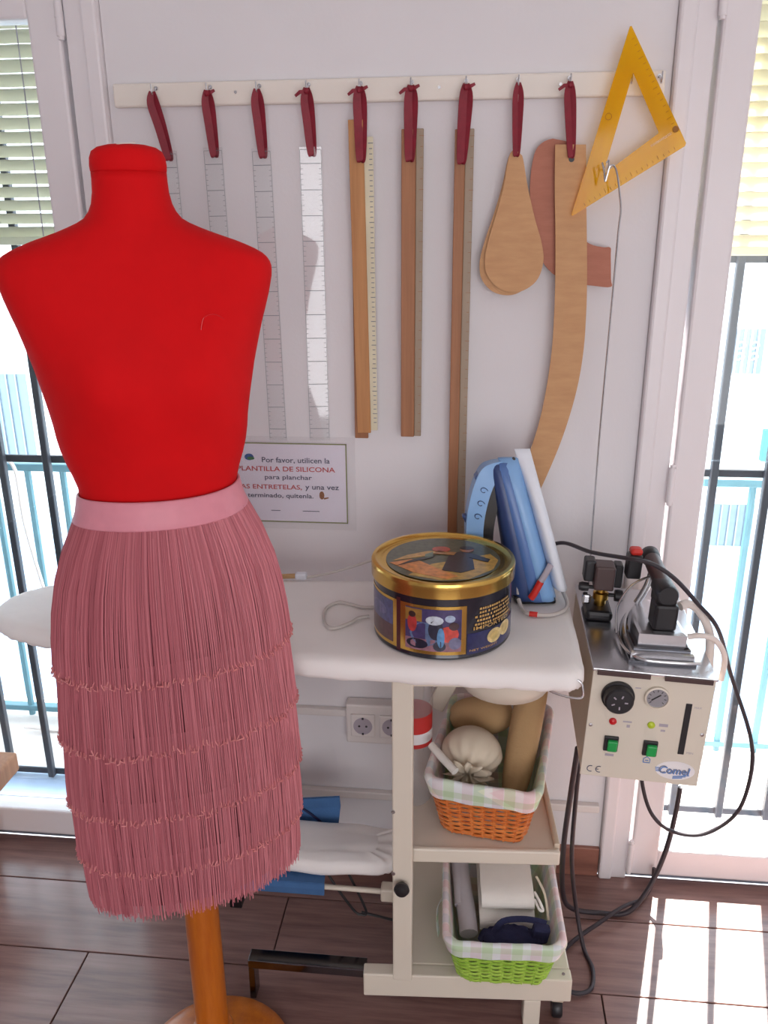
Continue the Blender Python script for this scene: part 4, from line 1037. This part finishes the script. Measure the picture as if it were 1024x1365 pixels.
# CE mark drawn as two open rings
b = MB(GT); x, z = loc(0.085, 0.93)
b.tube([(x + 0.0065 * math.cos(R(a)), -0.0025, z + 0.0065 * math.sin(R(a))) for a in range(70, 291, 20)], 0.0008, 5)
b.tube([(x + 0.016 + 0.0065 * math.cos(R(a)), -0.0025, z + 0.0065 * math.sin(R(a))) for a in range(70, 291, 20)], 0.0008, 5)
b.tube([(x + 0.0098, -0.0025, z), (x + 0.0145, -0.0025, z)], 0.0008, 5)
b.build('ce_mark', 'ink', panel)
gtext('MAX', 0.862, 0.268, 0.0042, 'greyprint', 0.013); gtext('MIN', 0.862, 0.695, 0.0042, 'greyprint', 0.012)
b = MB(GT)
for u, v, w_, h_ in ((0.30, 0.45, 0.016, 0.003), (0.335, 0.49, 0.006, 0.006), (0.60, 0.45, 0.016, 0.006), (0.62, 0.50, 0.008, 0.004), (0.36, 0.13, 0.010, 0.002), (0.19, 0.78, 0.016, 0.005)):
    x, z = loc(u, v); b.box((x + w_ / 2, -0.0023, z), (w_, 0.0004, h_))
b.build('faded_symbols', 'greyprint', panel)
b = MB(GT); x, z = loc(0.545, 0.79); b.tube([(x - 0.006, -0.0025, z - 0.006), (x - 0.006, -0.0025, z + 0.002), (x, -0.0025, z + 0.007), (x + 0.006, -0.0025, z + 0.002), (x + 0.006, -0.0025, z - 0.006), (x - 0.006, -0.0025, z - 0.006)], 0.0009, 5); b.tube([(x - 0.003, -0.0025, z - 0.001), (x + 0.003, -0.0025, z - 0.001)], 0.0009, 5); b.build('iron_symbol', 'bluelogo', panel)
MB(GT).lathe([(0.012, -0.114), (0.018, -0.116), (0.018, -0.126), (0.014, -0.134), (0.006, -0.136)], (0.055, 0.05, 0), 8).build('drain_valve', 'darkbrown', gen)
# solenoid valve with brass fittings standing on the top
vT = GT @ Matrix.Translation((-0.079, 0.232, GH / 2 + 0.005))
vp = MB(vT).box((0.0, 0, 0.011), (0.055, 0.085, 0.022), 0.008).build('valve_base', 'black', gen)
MB(vT).lathe([(0.012, 0.02), (0.012, 0.034), (0.016, 0.035), (0.016, 0.048), (0.010, 0.050), (0.010, 0.062)], (0.004, 0, 0), 12).build('brass_fitting', 'brass', gen, True)
MB(vT).box((0.004, -0.004, 0.088), (0.040, 0.048, 0.052), 0.004).build('solenoid_coil', 'darkbrown', gen)
MB(vT).box((-0.024, 0.012, 0.094), (0.022, 0.036, 0.046), 0.004).build('coil_plug', 'black', gen)
MB(vT).box((0.034, 0.012, 0.086), (0.018, 0.034, 0.050), 0.004).build('coil_plug', 'black', gen)
MB(vT).lathe([(0.004, 0.014), (0.004, 0.026), (0.012, 0.027), (0.013, 0.034), (0.012, 0.042), (0.001, 0.043)], (0.004, -0.006, 0.046), 16, 'x').build('valve_knob', 'black', gen, True)
MB(vT).lathe([(0.004, -0.012), (0.004, -0.026), (0.009, -0.027), (0.010, -0.040), (0.008, -0.046), (0.001, -0.047)], (0.004, 0, 0.058), 14, 'x').build('valve_knob', 'black', gen, True)
MB(vT).box((-0.026, -0.006, 0.036), (0.018, 0.024, 0.022), 0.005).build('valve_block', 'steel', gen)
# hose support rod clamps to the rear corner of the casing
ROD.build('hose_support_rod', 'steel', gen, True)
MB().box((0.281, -0.082, 0.80), (0.018, 0.020, 0.02), 0.003).build('rod_clamp', 'steel', gen)

# ------------------------------------------------------------------ industrial iron resting on the generator
PT = GT @ Matrix.Translation((0.020, 0.0, GH / 2 + 0.0052)) @ Matrix.Rotation(R(3), 4, 'Z')
pi_ = thing('industrial_iron', (0.36, -0.33, 0.865), 'silver industrial steam iron with brown handle on the generator top', 'iron')
def sole(w, y0, y1, n=14):
    pts = []
    for i in range(n + 1):
        t = i / n; y = y0 + (y1 - y0) * t; pts.append((w * (1 - max(0, (t - 0.25) / 0.75) ** 2.0) ** 0.7, y))
    return [(x, y) for x, y in pts] + [(-x, y) for x, y in pts[::-1][1:]]
def plate(w, y0, y1, z0, z1, T=PT, tp=0.94):
    a = sole(w, y0, y1); cy = (y0 + y1) / 2
    return MB(T).rings([[(x, y, z0) for x, y in a], [(x, y, z1 - 0.002) for x, y in a], [(x * tp, cy + (y - cy) * tp, z1) for x, y in a]])
plate(0.062, 0.030, 0.265, 0.0, 0.007, tp=0.98).build('rest_mat', 'chrome', pi_)
plate(0.058, 0.036, 0.250, 0.0072, 0.020).build('soleplate', 'steel', pi_)
plate(0.052, 0.044, 0.235, 0.020, 0.028).build('sole_rim', 'chrome', pi_)
plate(0.044, 0.052, 0.215, 0.028, 0.052, tp=0.86).build('steam_chamber', 'steel', pi_)
MB(PT).box((0.004, 0.086, 0.078), (0.044, 0.046, 0.052), 0.006).build('rear_block', 'black', pi_)
MB(PT).lathe([(0.0005, -0.030), (0.018, -0.030), (0.020, -0.026), (0.020, 0.026), (0.018, 0.030), (0.0005, 0.030)], (0.004, 0.100, 0.120), 20, 'y').build('handle_socket', 'black', pi_, True)
MB(PT).box((0.004, 0.098, 0.108), (0.038, 0.050, 0.030), 0.005).build('handle_bracket', 'black', pi_)
HT = PT @ Matrix.Translation((0.004, 0.09, 0.122)) @ Matrix.Rotation(R(6), 4, 'X')
MB(HT).lathe([(0.0005, 0.0), (0.014, 0.0), (0.0165, 0.03), (0.017, 0.07), (0.0165, 0.11), (0.016, 0.128)], (0, 0, 0), 22, 'y').build('handle', 'darkbrown', pi_, True)
MB(HT).lathe([(0.016, 0.125), (0.0185, 0.13), (0.0185, 0.150), (0.014, 0.156), (0.0005, 0.157)], (0, 0, 0), 22, 'y').build('handle_cap', 'black', pi_, True)
MB(PT).box((-0.033, 0.205, 0.125), (0.028, 0.032, 0.050), 0.004).build('switch_box', 'black', pi_)
MB(PT).box((-0.032, 0.205, 0.156), (0.024, 0.026, 0.014), 0.006).build('steam_button', 'redplastic', pi_)
MB(PT).tube(spline([(-0.02, 0.19, 0.05), (-0.004, 0.19, 0.09), (0.004, 0.20, 0.125)], 5), 0.007, 10).build('front_bracket', 'steel', pi_, True)
MB(PT).tube(spline([(-0.066, 0.14, 0.012), (-0.064, 0.07, 0.011), (-0.040, 0.026, 0.011), (0.030, 0.020, 0.011), (0.066, 0.024, 0.011)], 6), 0.0032, 8).build('rest_wire', 'steel', pi_, True)
MB(PT).tube(spline([(-0.068, 0.12, 0.014), (-0.064, 0.16, 0.05), (-0.040, 0.17, 0.095), (-0.012, 0.15, 0.125), (0.0, 0.12, 0.137)], 6), 0.0025, 8).build('earth_wire', 'steel', pi_, True)

def cable(name, pts, r, m, label, seg=10, n=8):
    return tag(MB().tube(spline(pts, n), r, seg).build(name, m, None, True), label, 'cable' if 'cable' in name else 'hose')
cable('steam_hose', [(0.404, -0.365, 0.955), (0.420, -0.357, 0.957), (0.445, -0.350, 0.940), (0.468, -0.350, 0.895), (0.473, -0.355, 0.840), (0.474, -0.36, 0.76), (0.468, -0.355, 0.66), (0.460, -0.28, 0.60), (0.44, -0.20, 0.575), (0.40, -0.14, 0.59), (0.37, -0.12, 0.618)], 0.0085, 'hose', 'white braided steam hose running down beside the generator box')
cable('thin_hose', [(0.420, -0.380, 0.900), (0.445, -0.383, 0.905), (0.473, -0.376, 0.893), (0.499, -0.36, 0.85), (0.505, -0.34, 0.79)], 0.0055, 'hose', 'thin white hose crossing beside the industrial iron')
cable('black_cable', [(0.10, -0.105, 0.895), (0.15, -0.100, 0.945), (0.205, -0.125, 0.985), (0.250, -0.26, 1.018), (0.301, -0.375, 1.052), (0.342, -0.38, 1.045), (0.385, -0.38, 1.017), (0.433, -0.375, 0.966), (0.484, -0.35, 0.902), (0.544, -0.28, 0.767), (0.599, -0.28, 0.629), (0.613, -0.28, 0.538), (0.597, -0.28, 0.435), (0.537, -0.28, 0.375), (0.47, -0.28, 0.375), (0.422, -0.28, 0.415), (0.394, -0.28, 0.49), (0.385, -0.28, 0.57), (0.384, -0.28, 0.626)], 0.0042, 'cordblack', 'black cable arching over the industrial iron and looping beside the generator')
cable('floor_cable', [(0.238, -0.36, 0.63), (0.236, -0.33, 0.50), (0.24, -0.26, 0.30), (0.255, -0.20, 0.12), (0.285, -0.16, 0.03), (0.36, -0.15, 0.0115), (0.43, -0.14, 0.0125), (0.485, -0.10, 0.06), (0.520, -0.075, 0.15), (0.535, -0.065, 0.25), (0.54, -0.06, 0.33)], 0.006, 'cordblack', 'thick dark cable sweeping from the generator across the floor to the door')
cable('floor_cable', [(0.248, -0.34, 0.63), (0.252, -0.30, 0.45), (0.262, -0.25, 0.26), (0.285, -0.22, 0.10), (0.305, -0.26, 0.01), (0.318, -0.32, 0.0098), (0.305, -0.375, 0.0098), (0.262, -0.385, 0.0098), (0.215, -0.34, 0.0098)], 0.005, 'cordblack', 'dark cable dropping from the generator and curling under the shelf unit')
cable('floor_cable', [(0.235, -0.30, 0.0098), (0.285, -0.24, 0.0098), (0.35, -0.19, 0.019), (0.385, -0.165, 0.027), (0.425, -0.135, 0.028), (0.475, -0.09, 0.0098), (0.505, -0.045, 0.02), (0.508, -0.036, 0.06)], 0.005, 'cordblack', 'dark cable lying straight across the planks towards the door hinge')

# ================================================================== BASKETS
def basket(name, T, wb_, db, wt, dt, h, wick, label, liner_drop, wave):
    t = thing(name, T.translation, label, 'basket')
    def rr(w, d, z, n=16, r=0.03):
        pts = []
        for cx, cy, a0 in ((w - r, d - r, 0), (-(w - r), d - r, 90), (-(w - r), -(d - r), 180), (w - r, -(d - r), 270)):
            for k in range(n // 2 + 1): 
                a = R(a0 + 90 * k / (n // 2)); pts.append(Vector((cx + r * math.cos(a), cy + r * math.sin(a), z)))
        return pts
    def dense(w, d, z, m):
        base = rr(w, d, z); out = []; L = [0]
        b2 = base + [base[0]]
        for i in range(len(base)): L.append(L[-1] + (b2[i + 1] - b2[i]).length)
        for k in range(m):
            q = L[-1] * k / m; i = 0
            while L[i + 1] < q: i += 1
            u = (q - L[i]) / (L[i + 1] - L[i]); out.append(b2[i].lerp(b2[i + 1], u))
        return out
    rowsN = int(h / 0.0062); ns = 40; mseg = ns * 4
    wv = MB(T)
    for j in range(rowsN):
        f = (j + 0.5) / rowsN; w = wb_ + (wt - wb_) * f; d = db + (dt - db) * f; z = 0.004 + f * (h - 0.006)
        P = dense(w, d, z, mseg); pts = []
        for k, p in enumerate(P):
            nx = (P[(k + 1) % mseg] - P[k - 1]).normalized(); nr = Vector((nx.y, -nx.x, 0))
            a = math.pi * k / 4 + (math.pi if j % 2 else 0)
            pts.append(p + nr * 0.0030 * math.sin(a) + Vector((0, 0, 0.0006 * math.sin(k * 0.37 + j))))
        wv.tube(pts + [pts[0]], 0.0029, 5, False)
    o = wv.build('woven_sides', wick, t, True, False); o['kind'] = 'stuff'
    sk = MB(T)
    for k in range(ns):
        a = dense(wb_, db, 0.002, mseg)[k * 4 + 2] if False else None
    A = dense(wb_, db, 0.002, mseg); B = dense(wt, dt, h, mseg)
    for k in range(0, mseg, 4): sk.tube([A[k], B[k]], 0.0026, 5)
    o = sk.build('stakes', wick, t, True, False); o['kind'] = 'stuff'
    MB(T).rings([rr(wb_, db, 0.002), rr(wb_, db, 0.007)]).build('base', wick, t)
    m = 120
    def lr(f, off, z, wav=0.0):
        w = wb_ + (wt - wb_) * f + off; d = db + (dt - db) * f + off
        P = dense(w, d, z, m)
        return [p + Vector((0, 0, wav * (math.sin(k * 0.41) + 0.6 * math.sin(k * 0.93 + 1)))) for k, p in enumerate(P)]
    fl_ = (h - liner_drop) / h
    MB(T).rings([lr(fl_, 0.0075, h - liner_drop, wave), lr(0.5 * (1 + fl_), 0.0085, h - liner_drop * 0.5, wave * 0.4), lr(1.0, 0.0095, h - 0.002), lr(1.02, 0.006, h + 0.006, 0.0012), lr(1.02, -0.001, h + 0.007, 0.0012), lr(1.0, -0.006, h), lr(0.5, -0.006, h * 0.5), lr(0.06, -0.006, 0.012)], False, True).build('fabric_liner', 'check', t, 'all')
    return t
B1 = Matrix.Translation((0.070, -0.268, 0.4315)) @ Matrix.Rotation(R(-9), 4, 'Z')
bk1 = basket('wicker_basket', B1, 0.086, 0.140, 0.112, 0.165, 0.142, 'wicker_orange', 'orange wicker basket with pastel check liner on the middle shelf', 0.044, 0.0015)
B2 = Matrix.Translation((0.096, -0.352, 0.1305)) @ Matrix.Rotation(R(2), 4, 'Z')
bk2 = basket('wicker_basket', B2, 0.092, 0.134, 0.118, 0.156, 0.124, 'wicker_green', 'lime green wicker basket with pastel check liner on the bottom platform', 0.036, 0.0015)
MB(B2).ribbon(spline([(-0.118, -0.02, 0.118), (-0.135, -0.03, 0.10), (-0.137, -0.035, 0.06), (-0.133, -0.03, 0.015)], 4), 0.012, 0.001, (0.3, 1, 0)).build('liner_tie', 'check', bk2)

def blobby(c, r, m, name, label, cat, rot=0, tilt=0, pinch=0.0, nz=0.05, seg=36, rgn=20, group=None, power=1.0):
    T = Matrix.Translation(c) @ Matrix.Rotation(R(rot), 4, 'Z') @ Matrix.Rotation(R(tilt), 4, 'Y')
    rgs = []
    for i in range(1, rgn):
        ph = math.pi * i / rgn; ring = []
        for k in range(seg):
            a = 2 * math.pi * k / seg
            q = 1 + nz * (0.5 * math.sin(3 * a + i * 0.4) + 0.4 * math.sin(5 * a - i * 0.7)) * 0.5
            sp_ = math.sin(ph) ** power
            ring.append((r[0] * sp_ * math.cos(a) * q, r[1] * sp_ * math.sin(a) * q, -r[2] * math.cos(ph) * q))
        rgs.append(ring)
    return T, rgs
# tan pressing ham (behind), long seam roll, gathered ecru pouch, white roll
T, rgs = blobby((0.046, -0.190, 0.587), (0.042, 0.046, 0.070), 'tan', '', '', '', rot=-4, tilt=82, power=0.6)
tag(MB(T).rings(rgs).build('pressing_ham', 'tan', None, 'all'), 'tan stuffed pressing cushion lying behind the gathered pouch', 'cushion')
T, rgs = blobby((0.138, -0.245, 0.600), (0.034, 0.034, 0.165), 'tan', '', '', '', power=0.45)
T = Matrix.Translation((0.142, -0.258, 0.618)) @ Matrix.Rotation(R(-36), 4, 'X') @ Matrix.Rotation(R(11), 4, 'Y')
tag(MB(T).rings(rgs).build('seam_roll', 'tan', None, 'all'), 'long tan seam roll leaning upright in the orange basket', 'cushion')
pz = []
for i in range(1, 25):
    ph = math.pi * i / 25; ring = []
    for k in range(64):
        a = 2 * math.pi * k / 64
        pl_ = 0.075 * math.sin(13 * a + 0.5) * max(0, 0.25 + math.cos(ph)) * math.sin(ph) + 0.03 * math.sin(3 * a)
        q = 1 + pl_
        ring.append((0.058 * math.sin(ph) ** 0.85 * math.cos(a) * q, 0.046 * math.sin(ph) ** 0.85 * math.sin(a) * q, -0.045 * math.cos(ph)))
    pz.append(ring)
PTm = Matrix.Translation((0.024, -0.306, 0.572)) @ Matrix.Rotation(R(-6), 4, 'Z') @ Matrix.Rotation(R(-72), 4, 'X') @ Matrix.Scale(1.12, 4)
pch = thing('gathered_pouch', (0.04, -0.30, 0.53), 'ecru cotton pouch with gathered ruffled neck in the orange basket', 'pouch')
MB(PTm).rings(pz).build('bag', 'linen', pch, 'all')
rf = []
for r0_, z0_, am in ((0.015, -0.040, 0.05), (0.018, -0.046, 0.10), (0.028, -0.053, 0.22), (0.034, -0.056, 0.28), (0.026, -0.058, 0.22), (0.010, -0.054, 0.1)):
    rf.append([((r0_ * (1 + am * math.sin(11 * 2 * math.pi * k / 72))) * math.cos(2 * math.pi * k / 72) * 1.15, (r0_ * (1 + am * math.sin(11 * 2 * math.pi * k / 72))) * math.sin(2 * math.pi * k / 72), z0_ + 0.004 * math.sin(9 * 2 * math.pi * k / 72 + 1)) for k in range(72)])
MB(PTm).rings(rf).build('ruffle', 'linen', pch, 'all')
t = MB().tube(spline([(-0.060, -0.342, 0.606), (-0.036, -0.370, 0.596), (-0.008, -0.400, 0.586)], 4), 0.0085, 14).build('white_roll', 'whitecloth', None, True)
tag(t, 'thin white roll poking over the edge of the orange basket', 'roll')
# folded cloths in the green basket
t = thing('folded_cloth', (0.10, -0.33, 0.15), 'folded white canvas cloth piled in the green basket', 'cloth')
m = MB(B2)
for i in range(2):
    z0 = 0.062 + 0.046 * i; q = 0.014 + 0.012 * i; h = 0.040
    m.ribbon(spline([(0.016, 0.11, z0 + 0.004), (0.015, 0.0, z0), (0.014, -0.055 + q, z0), (0.014, -0.074 + q, z0 + h * 0.3), (0.013, -0.072 + q, z0 + h * 0.75), (0.012, -0.052 + q, z0 + h), (0.011, 0.02, z0 + h + 0.006), (0.010, 0.11, z0 + h + 0.012)], 6), 0.118 - 0.006 * i, 0.007, (1, 0, 0.03))
    m.ribbon(spline([(0.018, 0.10, z0 + 0.014), (0.017, 0.0, z0 + 0.011), (0.016, -0.045 + q, z0 + 0.011), (0.016, -0.056 + q, z0 + 0.020), (0.015, -0.045 + q, z0 + 0.030), (0.014, 0.02, z0 + 0.032), (0.013, 0.10, z0 + 0.036)], 6), 0.112 - 0.006 * i, 0.006, (1, 0, 0.02))
m.build('folded_layers', 'whitecloth', t)
MB(B2).tube(spline([(0.070, -0.035, 0.150), (0.080, -0.055, 0.142), (0.086, -0.062, 0.128), (0.078, -0.064, 0.132), (0.070, -0.045, 0.140)], 5), 0.003, 8).build('cord', 'whitecloth', t, True)
MB(B2).ribbon(spline([(0.08, 0.02, 0.142), (0.095, -0.02, 0.13), (0.10, -0.06, 0.10)], 4), 0.005, 0.0012, (1, 0, 0)).build('tie', 'linen', t)
t = thing('folded_cloth', (0.0, -0.33, 0.15), 'grey canvas cloth rolled along the side of the green basket', 'cloth')
m = MB(B2)
m.tube(spline([(-0.070, -0.085, 0.078), (-0.074, -0.04, 0.092), (-0.082, 0.02, 0.108), (-0.088, 0.10, 0.115)], 5), [0.020] * 15 + [0.018], 12)
m.tube(spline([(-0.088, -0.03, 0.100), (-0.090, 0.02, 0.116), (-0.092, 0.10, 0.122)], 5), 0.012, 12)
m.build('roll', 'greycloth', t, True)
t = thing('navy_cloth', (0.09, -0.42, 0.15), 'crumpled navy cloth with straps at the front of the green basket', 'cloth')
rgs = []
for i in range(1, 16):
    ph = math.pi * i / 16
    rgs.append([(0.020 + 0.066 * math.sin(ph) ** 0.6 * math.cos(2 * math.pi * k / 30) * (1 + 0.10 * math.sin(k * 1.7 + i)), -0.098 + 0.026 * math.sin(ph) ** 0.6 * math.sin(2 * math.pi * k / 30) * (1 + 0.12 * math.sin(k * 2.3 + i * 1.3)), 0.082 - 0.024 * math.cos(ph) + 0.004 * math.sin(k * 1.3 + i * 2)) for k in range(30)])
MB(B2).rings(rgs).build('bundle', 'navy', t, 'all')
MB(B2).ribbon(spline([(-0.02, -0.10, 0.10), (0.0, -0.085, 0.116), (0.04, -0.080, 0.120), (0.075, -0.088, 0.124), (0.090, -0.090, 0.120)], 4), 0.012, 0.003, (0, 0.5, 1)).build('strap', 'navy', t)
MB(B2).box((0.078, -0.098, 0.103), (0.036, 0.022, 0.038), 0.006, rot=Matrix.Rotation(R(10), 3, 'Y')).build('fold', 'navy', t)
# bottle behind the post
BC = Vector((-0.1, -0.285, 0.4305))
t = thing('plastic_bottle', BC, 'clear plastic bottle with red label behind the table post', 'bottle')
MB().lathe([(0.0, 0.002), (0.034, 0.0), (0.039, 0.008), (0.0375, 0.02), (0.040, 0.04), (0.040, 0.143), (0.0385, 0.148), (0.0385, 0.227), (0.040, 0.232), (0.040, 0.30), (0.036, 0.33), (0.026, 0.36), (0.015, 0.385), (0.0135, 0.39)], BC, 36).build('bottle_body', 'bottle', t, True)
MB().lathe([(0.0392, 0.150), (0.0392, 0.225)], BC, 36).build('label', 'labelred', t, True)
MB().lathe([(0.0395, 0.160), (0.0395, 0.185)], BC, 36).build('label_band', 'whiteprint', t, True)
MB().lathe([(0.0155, 0.378), (0.0155, 0.398), (0.0, 0.399)], BC, 20).build('cap', 'labelred', t, True)
